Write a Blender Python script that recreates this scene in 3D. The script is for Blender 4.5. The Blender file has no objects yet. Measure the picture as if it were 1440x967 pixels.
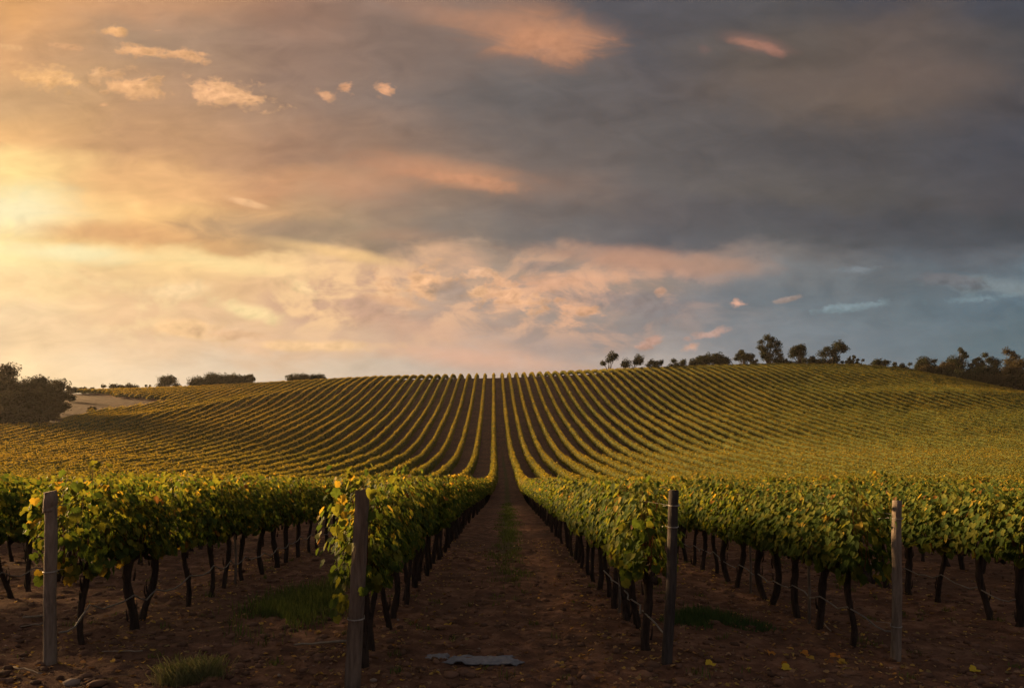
import bpy, math, random
import numpy as np
from mathutils import Vector, Matrix

rng = np.random.default_rng(7)
random.seed(7)
sc = bpy.context.scene
col = sc.collection
R = math.radians

# ------------------------------------------------------------------ camera
F = 1000.0 / 1440.0            # focal length over picture width
VPX, HY = 706.0, 660.0         # where the row direction and the eye level fall in the 1440 x 967 photograph
CAM_Z = 1.95
cam_d = bpy.data.cameras.new('camera')
cam_d.sensor_width = 36.0
cam_d.lens = 36.0 * F
cam_d.shift_x = (720.0 - VPX) / 1440.0
cam_d.shift_y = (HY - 483.5) / 1440.0
cam_d.clip_start, cam_d.clip_end = 0.1, 6000.0
cam = bpy.data.objects.new('camera', cam_d)
col.objects.link(cam)
cam.location = (0, 0, CAM_Z)
cam.rotation_euler = (R(90), 0, 0)
sc.camera = cam

# ------------------------------------------------------------------ colour management and sampling
sc.view_settings.view_transform = 'Standard'
sc.view_settings.look = 'None'
sc.view_settings.exposure = 1.92
sc.view_settings.gamma = 1.0
sc.view_settings.use_curve_mapping = False
sc.render.engine = 'CYCLES'
cy = sc.cycles
cy.use_denoising = True
cy.max_bounces = 6
cy.diffuse_bounces = 3
cy.glossy_bounces = 2
cy.transmission_bounces = 4
cy.transparent_max_bounces = 6
cy.sample_clamp_indirect = 4.0

# ------------------------------------------------------------------ sun
SUN_AZ, SUN_EL = -60.0, 11.5   # degrees: left of straight ahead, above the horizon
sd = bpy.data.lights.new('sun', 'SUN')
sd.energy = 5.0
sd.angle = R(13.0)
sd.color = (1.0, 0.60, 0.26)
so = bpy.data.objects.new('sun', sd)
col.objects.link(so)
sdir = Vector((math.sin(R(SUN_AZ)) * math.cos(R(SUN_EL)), math.cos(R(SUN_AZ)) * math.cos(R(SUN_EL)), math.sin(R(SUN_EL))))
so.rotation_euler = sdir.to_track_quat('Z', 'Y').to_euler()

# ------------------------------------------------------------------ node helpers
def lin(c):
    out = []
    for v in c:
        v = v / 255.0
        out.append(v / 12.92 if v <= 0.04045 else ((v + 0.055) / 1.055) ** 2.4)
    return out + [1.0]

class NT:
    def __init__(s, tree):
        s.t = tree; s.n = tree.nodes; s.l = tree.links
    def new(s, typ, **kw):
        n = s.n.new(typ)
        for k, v in kw.items(): setattr(n, k, v)
        return n
    def put(s, inp, v):
        if isinstance(v, bpy.types.NodeSocket): s.l.new(v, inp)
        elif v is not None: inp.default_value = v
    def math(s, op, a, b=None, c=None, clamp=False):
        n = s.new('ShaderNodeMath', operation=op, use_clamp=clamp)
        s.put(n.inputs[0], a); s.put(n.inputs[1], b); s.put(n.inputs[2], c)
        return n.outputs[0]
    def rng(s, v, a, b, c=0.0, d=1.0, smooth=True):
        n = s.new('ShaderNodeMapRange', interpolation_type='SMOOTHSTEP' if smooth else 'LINEAR')
        for i, x in enumerate((v, a, b, c, d)): s.put(n.inputs[i], x)
        return n.outputs[0]
    def mix(s, f, a, b, blend='MIX'):
        n = s.new('ShaderNodeMix', data_type='RGBA', blend_type=blend)
        s.put(n.inputs[0], f); s.put(n.inputs[6], a); s.put(n.inputs[7], b)
        return n.outputs[2]
    def noise(s, vec, scale, detail=4.0, rough=0.5, dist=0.0, dim='3D'):
        n = s.new('ShaderNodeTexNoise', noise_dimensions=dim)
        s.put(n.inputs['Vector'], vec); n.inputs['Scale'].default_value = scale
        n.inputs['Detail'].default_value = detail; n.inputs['Roughness'].default_value = rough
        n.inputs['Distortion'].default_value = dist
        return n.outputs['Fac']
    def mapping(s, vec, loc=(0,0,0), rot=(0,0,0), scale=(1,1,1), kind='POINT'):
        n = s.new('ShaderNodeMapping', vector_type=kind)
        s.put(n.inputs[0], vec); n.inputs[1].default_value = loc; n.inputs[2].default_value = rot; n.inputs[3].default_value = scale
        return n.outputs[0]
    def xyz(s, x, y, z=0.0):
        n = s.new('ShaderNodeCombineXYZ')
        s.put(n.inputs[0], x); s.put(n.inputs[1], y); s.put(n.inputs[2], z)
        return n.outputs[0]
    def ramp(s, f, stops, mode='LINEAR'):
        n = s.new('ShaderNodeValToRGB'); cr = n.color_ramp; cr.interpolation = mode
        while len(cr.elements) < len(stops): cr.elements.new(0.5)
        for e, (p, c) in zip(cr.elements, stops): e.position = p; e.color = c
        s.put(n.inputs[0], f)
        return n.outputs[0]

# ------------------------------------------------------------------ sky: evening cloud deck, bright where the low sun stands behind it
W = bpy.data.worlds.new('World'); sc.world = W; W.use_nodes = True
w = NT(W.node_tree); w.n.clear()
geo = w.new('ShaderNodeTexCoord')
sep = w.new('ShaderNodeSeparateXYZ'); w.l.new(geo.outputs['Generated'], sep.inputs[0])
yy = w.math('MAXIMUM', sep.outputs[1], 0.3)
U0 = w.math('DIVIDE', sep.outputs[0], yy)
V0 = w.math('DIVIDE', sep.outputs[2], yy)
UV0 = w.xyz(U0, V0)
warp = w.noise(w.mapping(UV0, scale=(1, 2.2, 1)), 4.0, 4, 0.55, dim='2D')
warp2 = w.noise(w.mapping(UV0, loc=(3.1, 1.7, 5), scale=(1, 2.0, 1)), 3.4, 5, 0.58, dim='2D')
U = w.math('ADD', U0, w.math('MULTIPLY', w.math('SUBTRACT', warp, 0.5), 0.22))
V = w.math('ADD', V0, w.math('MULTIPLY', w.math('SUBTRACT', warp2, 0.5), 0.125))
Un = w.math('MULTIPLY_ADD', U, 1 / 3.2, 0.5)
XS = [0, 200, 400, 560, 720, 900, 1080, 1260, 1440]
ROWS = [
 (0,   [(225,165,105),(200,150,110),(160,122,100),(142,116,102),(124,104,94),(84,82,87),(80,80,86),(68,72,86),(64,69,82)]),
 (60,  [(218,164,112),(172,140,112),(150,120,102),(136,114,102),(122,104,95),(88,85,88),(92,86,85),(94,85,84),(74,75,82)]),
 (130, [(215,170,118),(185,145,110),(150,122,104),(130,112,102),(104,98,96),(94,88,88),(100,90,86),(104,92,87),(78,76,82)]),
 (210, [(240,186,122),(196,150,108),(170,130,102),(148,120,102),(114,102,96),(98,92,90),(82,82,88),(78,78,84),(68,72,84)]),
 (260, [(255,218,144),(240,185,124),(205,152,110),(175,136,108),(132,110,98),(100,94,92),(88,86,88),(82,82,86),(70,72,82)]),
 (300, [(255,238,174),(246,194,126),(205,160,115),(160,132,110),(115,104,98),(98,92,92),(82,84,92),(76,80,90),(66,72,82)]),
 (335, [(255,226,152),(228,174,114),(175,147,112),(150,128,108),(118,110,105),(95,94,98),(85,88,95),(76,82,92),(66,74,86)]),
 (360, [(255,232,166),(253,214,148),(245,202,145),(212,170,132),(162,140,122),(150,126,112),(112,108,106),(88,94,101),(84,88,94)]),
 (400, [(250,212,152),(240,198,140),(222,178,134),(190,158,133),(168,148,130),(150,134,122),(122,123,124),(95,105,112),(93,109,119)]),
 (440, [(240,204,158),(236,194,146),(222,182,140),(200,165,138),(172,152,136),(133,129,130),(110,118,124),(96,110,118),(88,108,120)]),
 (480, [(242,206,158),(234,198,156),(224,184,146),(200,170,145),(172,152,142),(140,138,138),(125,130,135),(108,120,128),(90,108,116)]),
 (520, [(250,215,165),(240,212,175),(218,195,168),(196,178,160),(190,166,150),(165,155,148),(140,140,142),(118,126,132),(100,116,124)]),
 (600, [(252,218,160),(242,212,172),(222,198,168),(204,182,160),(192,170,152),(168,156,148),(142,142,142),(120,127,132),(102,116,124)]),
]
def uof(px): return (px - VPX) / 1000.0
def vof(py): return (HY - py) / 1000.0
ROWS = [(py, [(c[0] + 4, c[1] + 1, c[2] - 4) if (x >= 1080 and py <= 335) else c for x, c in zip(XS, cs)]) for py, cs in ROWS]
cur = None; lastv = None
for py, cs in ROWS[::-1]:
    stops = [(0.0, lin((150, 122, 104))), ((uof(-180) + 1.6) / 3.2, lin([min(255, 0.72 * c + 25) for c in cs[0]]))]
    stops += [((uof(x) + 1.6) / 3.2, lin(c)) for x, c in zip(XS, cs)]
    stops += [(1.0, lin((78, 84, 94)))]
    rc = w.ramp(Un, stops, 'LINEAR')
    cur = rc if cur is None else w.mix(w.rng(V, lastv, vof(py)), cur, rc)
    lastv = vof(py)
BACK = w.math('MAXIMUM', w.rng(V, 0.75, 1.7), w.rng(sep.outputs[1], 0.25, -0.35))

streak = w.noise(w.mapping(UV0, loc=(0.3, 2.1, 0), rot=(0, 0, R(-4)), scale=(2.2, 9.0, 1)), 2.2, 5, 0.55, 0.0, dim='2D')
puff = w.noise(w.mapping(UV0, scale=(1.0, 1.5, 1)), 44.0, 5, 0.6, 0.2, dim='2D')
fine = w.noise(w.mapping(UV0, loc=(1, 8, 0), rot=(0, 0, R(-12)), scale=(1.0, 2.6, 1)), 14.0, 6, 0.6, 0.5, dim='2D')
# the same noises a step away from the sun: the difference lights each billow from the sun's side
def toward(d): return (d * 0.95, -d * 0.35, 0)
puff2 = w.noise(w.mapping(UV0, loc=toward(.010), scale=(1.0, 1.5, 1)), 44.0, 4, 0.6, 0.2, dim='2D')
fine2 = w.noise(w.mapping(UV0, loc=(1 + .022, 8 - .012, 0), rot=(0, 0, R(-12)), scale=(1.0, 2.6, 1)), 14.0, 5, 0.6, 0.5, dim='2D')
pE = w.math('SUBTRACT', puff, puff2); fE = w.math('SUBTRACT', fine, fine2)
sN = w.math('SUBTRACT', streak, 0.5); pN = w.math('SUBTRACT', puff, 0.5); fN = w.math('SUBTRACT', fine, 0.5)
amp = w.rng(V0, 0.0, 0.25, 0.25, 1.0)
gain = w.math('ADD', 0.5, w.math('MULTIPLY', amp, w.math('ADD', w.math('MULTIPLY', sN, 0.45), w.math('MULTIPLY_ADD', fN, 0.30, w.math('MULTIPLY', fE, 0.14)))))
cur = w.mix(gain, w.mix(1.0, cur, (.5, .5, .5, 1), 'MULTIPLY'), w.mix(1.0, cur, (1.5, 1.5, 1.5, 1), 'MULTIPLY'))

bl = w.noise(w.mapping(UV0, loc=(4.2, 0.9, 2), rot=(0, 0, R(-7)), scale=(1.0, 2.0, 1)), 8.5, 8, 0.6, 0.3, dim='2D')
bl3 = w.noise(w.mapping(UV0, loc=(4.2 + .020, 0.9 - .012, 2), rot=(0, 0, R(-7)), scale=(1.0, 2.0, 1)), 8.5, 7, 0.6, 0.3, dim='2D')
bl2 = w.noise(w.mapping(UV0, loc=(1.2, 5.9, 7), scale=(1.0, 1.7, 1)), 3.2, 3, 0.5, dim='2D')
bc = w.ramp(Un, [((uof(x) + 1.6) / 3.2, lin(c)) for x, c in [(-200, (255, 226, 165)), (0, (255, 232, 176)), (250, (255, 222, 162)), (430, (252, 206, 150)), (600, (242, 190, 146)), (760, (226, 174, 138)), (950, (186, 150, 132)), (1120, (132, 134, 136)), (1300, (116, 130, 136)), (1440, (118, 132, 138))]])
bd = w.ramp(Un, [((uof(x) + 1.6) / 3.2, lin(c)) for x, c in [(0, (240, 204, 158)), (250, (222, 178, 138)), (430, (202, 160, 132)), (600, (176, 144, 128)), (760, (152, 136, 128)), (950, (134, 126, 126)), (1120, (100, 108, 114)), (1440, (82, 98, 108))]])
bm = w.math('MULTIPLY', w.rng(V, vof(512), vof(455)), w.rng(V, vof(385), vof(330), 1, 0))
bm = w.math('MULTIPLY', bm, w.rng(bl2, .36, .58))
bm = w.math('MULTIPLY', bm, w.math('MULTIPLY', w.rng(U0, uof(90), uof(330), .25, 1), w.rng(U0, uof(880), uof(1150), 1, .22)))
blit = w.math('MULTIPLY_ADD', w.math('SUBTRACT', bl, bl3), 2.6, w.math('MULTIPLY_ADD', w.math('SUBTRACT', bl, 0.5), 1.6, 0.5))
cur = w.mix(w.math('MULTIPLY', bm, w.rng(bl, .36, .54, .35, .95)), cur, w.mix(w.rng(blit, 0.05, 0.95), bd, bc))
Ud = w.math('MULTIPLY_ADD', fN, 1e-5, w.math('MULTIPLY_ADD', pN, 1e-5, U0)); Vd = w.math('MULTIPLY_ADD', fN, 1e-5, w.math('MULTIPLY_ADD', pN, 1e-5, V0))
# single clouds: (x, y, half width, half height, tilt clockwise, colour, opacity, kind) read off the photograph's sky
CL = [
 # broad soft glows and bands
 (24, 296, 100, 44, 0, (255,244,196), .75, 's'), (150, 326, 135, 20, 2, (226,172,116), .8, 's'), (400, 322, 170, 22, 2, (160,136,112), .75, 's'),
 (95, 356, 135, 15, 3, (255,240,184), .9, 's'), (300, 368, 130, 13, 9, (255,226,160), .7, 's'), (480, 356, 115, 10, 10, (250,206,142), .8, 's'),
 (640, 22, 120, 22, 8, (172,132,108), .8, 's'), (755, 46, 118, 46, 6, (190,138,106), .9, 's'), (768, 64, 88, 24, 6, (206,146,108), .6, 'm'),
 (610, 240, 150, 24, 8, (200,146,111), .75, 's'), (668, 256, 90, 13, 8, (212,152,113), .6, 'm'), (520, 262, 90, 26, 0, (206,152,114), .5, 's'), (1062, 60, 56, 15, 12, (140,108,97), .7, 's'), (1056, 62, 40, 9, 10, (176,126,104), .6, 'm'), (1084, 70, 18, 7, 25, (160,116,100), .6, 'm'),
 (990, 68, 14, 12, 0, (128,102,95), .5, 'm'), (1300, 105, 120, 38, 0, (108,94,87), .6, 's'), (1130, 120, 110, 28, 0, (106,94,88), .5, 's'),
 (345, 284, 34, 6, 16, (242,192,140), .85, 'm'), (905, 366, 165, 21, 6, (192,148,123), .85, 's'), (1010, 372, 90, 14, 2, (168,138,120), .6, 's'),
 (660, 502, 170, 18, 6, (228,180,150), .75, 's'), (450, 486, 130, 9, 1, (250,206,150), .8, 'm'), (560, 330, 90, 12, 0, (178,140,112), .5, 's'),
 # lower left billows
 (252, 408, 62, 15, -6, (252,218,164), .9, 'm'), (265, 462, 66, 15, 7, (250,206,150), .9, 'm'), (352, 438, 60, 14, 16, (255,228,166), .85, 'm'),
 (330, 470, 60, 9, 4, (226,182,138), .7, 'm'), (388, 398, 70, 14, -6, (232,190,142), .6, 'm'), (430, 408, 26, 13, 25, (252,216,158), .8, 'p'),
 (500, 430, 80, 26, 10, (196,158,134), .7, 'm'), (545, 406, 34, 16, 40, (240,190,142), .85, 'p'), (600, 398, 30, 30, 70, (242,188,138), .85, 'p'),
 (560, 425, 60, 10, 12, (232,182,138), .7, 'm'), (670, 384, 26, 9, 0, (236,186,144), .8, 'p'), (640, 410, 40, 14, 0, (160,142,130), .6, 'm'),
 (715, 416, 56, 20, 14, (238,184,140), .9, 'p'), (672, 410, 16, 14, 0, (240,188,140), .8, 'p'), (800, 394, 84, 13, -4, (226,174,138), .85, 'm'),
 (760, 372, 40, 8, 0, (150,134,126), .6, 'm'), (880, 428, 90, 20, 4, (142,132,130), .7, 'm'), (795, 432, 20, 10, 0, (232,178,138), .9, 'p'),
 (832, 437, 30, 9, 10, (236,180,138), .9, 'p'), (930, 410, 9, 7, 0, (214,168,140), .9, 'p'), (1036, 427, 11, 8, 0, (218,168,142), .95, 'p'),
 (974, 488, 19, 9, -20, (214,170,146), .95, 'p'), (998, 470, 42, 7, -14, (196,160,144), .8, 'p'), (915, 482, 22, 7, -22, (206,162,142), .85, 'p'),
 (1108, 421, 20, 4, -10, (170,150,140), .8, 'p'), (610, 470, 110, 20, 10, (222,178,146), .6, 's'),
 # cold breaks on the right
 (1200, 430, 52, 8, -5, (130,150,157), .8, 'p'), (1205, 379, 34, 6, 0, (124,134,140), .7, 'p'), (1405, 402, 95, 15, 4, (124,138,143), .8, 'm'),
 (1370, 420, 60, 7, -4, (122,144,152), .7, 'p'), (1330, 392, 60, 10, 6, (112,112,116), .7, 'm'), (1360, 402, 46, 6, 3, (90,98,106), .4, 'p'),
 # puffs high on the left
 (160, 43, 21, 9, 0, (240,182,122), .95, 'p'), (66, 112, 54, 17, 10, (246,190,126), .95, 'p'), (200, 71, 56, 9, 6, (240,182,126), .9, 'p'), (276, 82, 32, 13, 16, (240,182,128), .9, 'p'),
 (186, 122, 56, 19, 14, (240,184,128), .9, 'p'), (135, 108, 11, 17, -20, (236,184,130), .75, 'p'), (322, 133, 62, 21, 12, (244,188,136), .97, 'p'),
 (455, 134, 17, 7, 20, (224,168,124), .9, 'p'), (487, 124, 11, 10, 0, (228,168,124), .9, 'p'), (541, 128, 15, 10, 10, (232,172,128), .95, 'p'),
 (14, 68, 22, 5, 8, (234,182,126), .8, 'p'), (96, 66, 34, 5, 6, (226,172,122), .8, 'p'), (146, 148, 10, 5, 0, (236,180,126), .8, 'p'), (222, 43, 10, 3, 0, (214,164,118), .8, 'p'),
]
TILES = [(-300, 500, -200, 196), (500, 1900, -200, 196), (-300, 1900, 196, 344), (-300, 480, 344, 530), (480, 900, 344, 530), (900, 1900, 344, 530)]
def tile_of(c):
    k = {'s': 1.5, 'm': 1.75, 'p': 2.2}[c[7]]
    ex, ey = k * (c[2] + c[3] * abs(math.sin(R(c[4])))), k * (c[3] + c[2] * abs(math.sin(R(c[4]))))
    for i, (x0, x1, y0, y1) in enumerate(TILES):
        if c[0] - ex >= x0 and c[0] + ex <= x1 and c[1] - ey >= y0 and c[1] + ey <= y1: return i
    return -1
def paint(cur, clouds):
    for (px, py, rx, ry, tilt, c, op, kind) in clouds:
        ca_, sa_ = math.cos(R(tilt)), math.sin(R(tilt)); u_, v_ = uof(px), vof(py); ax, ay = 1000 / rx, 1000 / ry
        e1 = w.math('MULTIPLY_ADD', Ud, ca_ * ax, w.math('MULTIPLY_ADD', Vd, -sa_ * ax, (-u_ * ca_ + v_ * sa_) * ax))
        e2 = w.math('MULTIPLY_ADD', Ud, sa_ * ay, w.math('MULTIPLY_ADD', Vd, ca_ * ay, (-u_ * sa_ - v_ * ca_) * ay))
        r = w.math('SQRT', w.math('MULTIPLY_ADD', e1, e1, w.math('MULTIPLY', e2, e2)))
        if kind == 's':   r = w.math('ADD', r, fN); f = w.rng(r, 1.25, 0.05, 0, op); k = 0.2
        elif kind == 'm': r = w.math('ADD', r, w.math('MULTIPLY_ADD', fN, 1.8, w.math('MULTIPLY', pN, 0.7))); f = w.rng(r, 1.15, 0.3, 0, op); k = 0.5
        else:             r = w.math('ADD', r, w.math('MULTIPLY_ADD', pN, 2.4, w.math('MULTIPLY', fN, 2.2))); f = w.rng(r, 1.12, 0.25, 0, op); k = 0.9
        sh = w.math('MULTIPLY_ADD', w.math('ADD', pE, fE), k * 1.3, w.math('MULTIPLY_ADD', e2, 0.06, 0.5)); lc = lin(c)
        cur = w.mix(f, cur, w.mix(sh, [v * .62 for v in lc[:3]] + [1], [v * q for v, q in zip(lc[:3], (1.30, 1.25, 1.25))] + [1]))
    return cur
def backg(c, st=0.265):
    b = w.new('ShaderNodeBackground'); w.put(b.inputs[0], c); b.inputs[1].default_value = st; return b.outputs[0]
def mixs(f, a, b):
    n = w.new('ShaderNodeMixShader'); w.put(n.inputs[0], f); w.l.new(a, n.inputs[1]); w.l.new(b, n.inputs[2]); return n.outputs[0]
cur = paint(cur, [c for c in CL if tile_of(c) == -1])
pale = lin((138, 129, 125))                 # unseen sky overhead and behind the camera, brightened to fill the foreground with light
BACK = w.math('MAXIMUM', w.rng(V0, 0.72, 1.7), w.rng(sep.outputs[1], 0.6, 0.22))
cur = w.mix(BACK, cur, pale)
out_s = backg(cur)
for i, (x0, x1, y0, y1) in enumerate(TILES):
    inside = w.math('MULTIPLY', w.math('MULTIPLY', w.math('GREATER_THAN', U0, uof(x0)), w.math('LESS_THAN', U0, uof(x1))),
                    w.math('MULTIPLY', w.math('LESS_THAN', V0, vof(y0)), w.math('GREATER_THAN', V0, vof(y1))))
    out_s = mixs(w.math('MULTIPLY', inside, w.math('GREATER_THAN', sep.outputs[1], 0.22)), out_s, backg(paint(cur, [c for c in CL if tile_of(c) == i])))
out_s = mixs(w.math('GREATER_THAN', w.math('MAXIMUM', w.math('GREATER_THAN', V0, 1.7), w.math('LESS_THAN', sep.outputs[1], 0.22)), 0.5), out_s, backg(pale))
sky_t = w.new('ShaderNodeTexSky', sky_type='NISHITA', sun_disc=False)
sky_t.sun_elevation = R(SUN_EL); sky_t.sun_rotation = R(SUN_AZ)
bg_s = backg(sky_t.outputs[0], 0.05)
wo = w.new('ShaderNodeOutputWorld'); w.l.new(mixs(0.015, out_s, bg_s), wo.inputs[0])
W.cycles.sampling_method = 'MANUAL'; W.cycles.sample_map_resolution = 512
print('tiles', [sum(tile_of(c) == i for c in CL) for i in range(-1, 6)])

# ------------------------------------------------------------------ haze: the warm evening air between the camera and the hill
def build_haze():
    vs = [(x, y, z) for x in (-1310, 1310) for y in (-310, 1810) for z in (-4, 56)]
    fs = [(0, 1, 3, 2), (4, 6, 7, 5), (0, 4, 5, 1), (2, 3, 7, 6), (0, 2, 6, 4), (1, 5, 7, 3)]
    me = bpy.data.meshes.new('haze'); me.from_pydata(vs, [], fs); me.update()
    m = bpy.data.materials.new('evening_air'); m.use_nodes = True; t = NT(m.node_tree); t.n.clear()
    out = t.new('ShaderNodeOutputMaterial'); v = t.new('ShaderNodeVolumePrincipled')
    v.inputs['Color'].default_value = (.92, .90, .90, 1); v.inputs['Density'].default_value = HAZE; v.inputs['Anisotropy'].default_value = 0.35
    t.l.new(v.outputs[0], out.inputs['Volume']); me.materials.append(m)
    o = bpy.data.objects.new('haze', me); col.objects.link(o); o['kind'] = 'stuff'; o['label'] = 'thin warm evening haze lying over the vineyard and the hill'; o['category'] = 'haze'
HAZE = 0.00006

# ------------------------------------------------------------------ object helpers
def tag(o, label=None, cat=None, group=None, kind=None):
    if label: o['label'] = label
    if cat: o['category'] = cat
    if group: o['group'] = group
    if kind: o['kind'] = kind
    return o
def link(o, parent=None):
    col.objects.link(o)
    if parent is not None: o.parent = parent
    return o
def empty(name, loc, rz=0.0):
    o = bpy.data.objects.new(name, None); o.empty_display_size = 0.2
    o.location = loc; o.rotation_euler = (0, 0, rz)
    return link(o)

class MB:
    """collects vertices, faces, one colour and one material slot per face"""
    def __init__(s): s.v = []; s.f = []; s.c = []; s.m = []; s.n = 0
    def add(s, verts, faces, color=None, mat=0):
        verts = np.asarray(verts, float).reshape(-1, 3)
        s.v.append(verts); b = s.n; s.n += len(verts)
        for i, f in enumerate(faces):
            s.f.append([b + k for k in f]); s.m.append(mat)
            s.c.append((1, 1, 1) if color is None else (color[i] if isinstance(color, list) else color))
    def tube(s, pts, rad, n=8, color=None, mat=0, caps=True, wob=0.0):
        pts = [Vector(p) for p in pts]
        if not hasattr(rad, '__len__'): rad = [rad] * len(pts)
        vs = []; up = Vector((0.31, 0.17, 0.93)).normalized()
        for i, p in enumerate(pts):
            t = (pts[min(i + 1, len(pts) - 1)] - pts[max(i - 1, 0)]).normalized()
            ref = up if abs(t.dot(up)) < 0.9 else Vector((1, 0, 0))
            a = t.cross(ref).normalized(); b = t.cross(a)
            for k in range(n):
                an = 2 * math.pi * k / n
                r = rad[i] * (1 + wob * (random.random() - 0.5) * 2)
                vs.append(p + a * math.cos(an) * r + b * math.sin(an) * r)
        fs = [[i * n + k, i * n + (k + 1) % n, (i + 1) * n + (k + 1) % n, (i + 1) * n + k] for i in range(len(pts) - 1) for k in range(n)]
        if caps:
            fs.append(list(range(n))[::-1]); fs.append([(len(pts) - 1) * n + k for k in range(n)])
        s.add([tuple(v) for v in vs], fs, color, mat)
    def mesh(s, name, mats, smooth=False):
        me = bpy.data.meshes.new(name)
        V = np.concatenate(s.v); me.from_pydata([tuple(x) for x in V], [], s.f); finish(me, s.c, s.m, mats, smooth)
        return me
    def build(s, name, mats, parent=None, smooth=False, loc=(0, 0, 0)):
        o = bpy.data.objects.new(name, s.mesh(name, mats, smooth)); o.location = loc
        return link(o, parent)
def finish(me, c, m, mats, smooth):
    for mt in mats: me.materials.append(mt)
    at = me.attributes.new('tint', 'FLOAT_COLOR', 'FACE')
    C = np.ones((len(me.polygons), 4), np.float32); C[:, :3] = np.asarray(c, np.float32)
    at.data.foreach_set('color', C.ravel())
    me.polygons.foreach_set('material_index', np.asarray(m, np.int32))
    me.polygons.foreach_set('use_smooth', np.full(len(me.polygons), smooth, bool))
    me.update()
def quad_mesh(name, V, C, mats, M=None, faces=None):
    """fast mesh of quads; V (n,4,3), C (n,3)"""
    n = len(V); me = bpy.data.meshes.new(name)
    me.vertices.add(n * 4); me.vertices.foreach_set('co', np.ascontiguousarray(V, np.float32).ravel())
    me.loops.add(n * 4); me.loops.foreach_set('vertex_index', np.arange(n * 4, dtype=np.int32))
    me.polygons.add(n); me.polygons.foreach_set('loop_start', np.arange(0, n * 4, 4, dtype=np.int32))
    me.update(calc_edges=True)
    finish(me, C, np.zeros(n, int) if M is None else M, mats, False)
    return me

# value noise for shapes
def vnoise(x, y, seed=0):
    x = np.asarray(x, float); y = np.asarray(y, float)
    xi = np.floor(x).astype(np.int64); yi = np.floor(y).astype(np.int64); xf = x - xi; yf = y - yi
    xf = xf * xf * (3 - 2 * xf); yf = yf * yf * (3 - 2 * yf)
    def h(a, b):
        k = (a * 374761393 + b * 668265263 + seed * 974634777) & 0xffffffff
        k = ((k ^ (k >> 13)) * 1274126177) & 0xffffffff
        return ((k ^ (k >> 16)) & 0xffff) / 65535.0
    return (h(xi, yi) * (1 - xf) + h(xi + 1, yi) * xf) * (1 - yf) + (h(xi, yi + 1) * (1 - xf) + h(xi + 1, yi + 1) * xf) * yf
def fbm(x, y, seed=0, o=4):
    s = 0; a = 1; t = 0
    for i in range(o): s = s + a * vnoise(x * 2 ** i, y * 2 ** i, seed + i); t += a; a *= 0.5
    return s / t
def sstep(x, a, b):
    t = np.clip((np.asarray(x, float) - a) / (b - a), 0, 1); return t * t * (3 - 2 * t)

# ------------------------------------------------------------------ materials
def new_mat(name):
    m = bpy.data.materials.new(name); m.use_nodes = True; t = NT(m.node_tree); t.n.clear()
    out = t.new('ShaderNodeOutputMaterial'); return m, t, out
def principled(t, out, color, rough=0.8, bump=None, spec=0.3, strength=0.5, dist=0.02):
    p = t.new('ShaderNodeBsdfPrincipled'); t.put(p.inputs['Base Color'], color); t.put(p.inputs['Roughness'], rough)
    p.inputs['Specular IOR Level'].default_value = spec
    if bump is not None:
        b = t.new('ShaderNodeBump'); b.inputs['Strength'].default_value = strength; b.inputs['Distance'].default_value = dist
        t.l.new(bump, b.inputs['Height']); t.l.new(b.outputs[0], p.inputs['Normal'])
    t.l.new(p.outputs[0], out.inputs[0]); return p
def attr(t): return t.new('ShaderNodeAttribute', attribute_name='tint').outputs['Color']
def leaf_material(name, trans=0.35, rough=0.5, scale=9.0):
    m, t, out = new_mat(name)
    c = attr(t); pos = t.new('ShaderNodeNewGeometry').outputs['Position']
    n = t.noise(pos, scale, 3, 0.6)
    c = t.mix(1.0, c, t.ramp(n, [(0.25, (.72, .72, .72, 1)), (0.75, (1.25, 1.25, 1.2, 1))]), 'MULTIPLY')
    p = t.new('ShaderNodeBsdfPrincipled'); t.put(p.inputs['Base Color'], c); p.inputs['Roughness'].default_value = rough
    p.inputs['Specular IOR Level'].default_value = 0.06
    tr = t.new('ShaderNodeBsdfTranslucent'); t.put(tr.inputs[0], t.mix(1.0, c, (1.5, 1.35, 0.7, 1), 'MULTIPLY'))
    mx = t.new('ShaderNodeMixShader'); mx.inputs[0].default_value = trans
    t.l.new(p.outputs[0], mx.inputs[1]); t.l.new(tr.outputs[0], mx.inputs[2]); t.l.new(mx.outputs[0], out.inputs[0])
    return m
M_leaf = leaf_material('vine_leaf', 0.48, 0.62)
M_tree_leaf = leaf_material('tree_leaf', 0.18, 0.7, 1.2)
M_grass = leaf_material('grass_blade', 0.3, 0.6)

def bark_material(name, a, b, scale=26.0):
    m, t, out = new_mat(name)
    pos = t.new('ShaderNodeTexCoord').outputs['Object']
    n = t.noise(t.mapping(pos, scale=(1, 1, 0.16)), scale, 6, 0.65, 0.4)
    c = t.ramp(n, [(0.3, a + (1,)), (0.72, b + (1,))])
    principled(t, out, c, 0.95, n, 0.15, 0.9, 0.02); return m
M_bark = bark_material('vine_bark', (.012, .009, .008), (.055, .04, .034))
M_tree_bark = bark_material('tree_bark', (.03, .022, .018), (.10, .08, .065), 3.0)
M_post = bark_material('weathered_post', (.075, .06, .05), (.24, .20, .17), 16.0)
M_post_dark = bark_material('dark_post', (.018, .016, .017), (.075, .065, .062), 16.0)
M_post_split = bark_material('split_post', (.05, .038, .032), (.19, .15, .125), 14.0)

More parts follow.
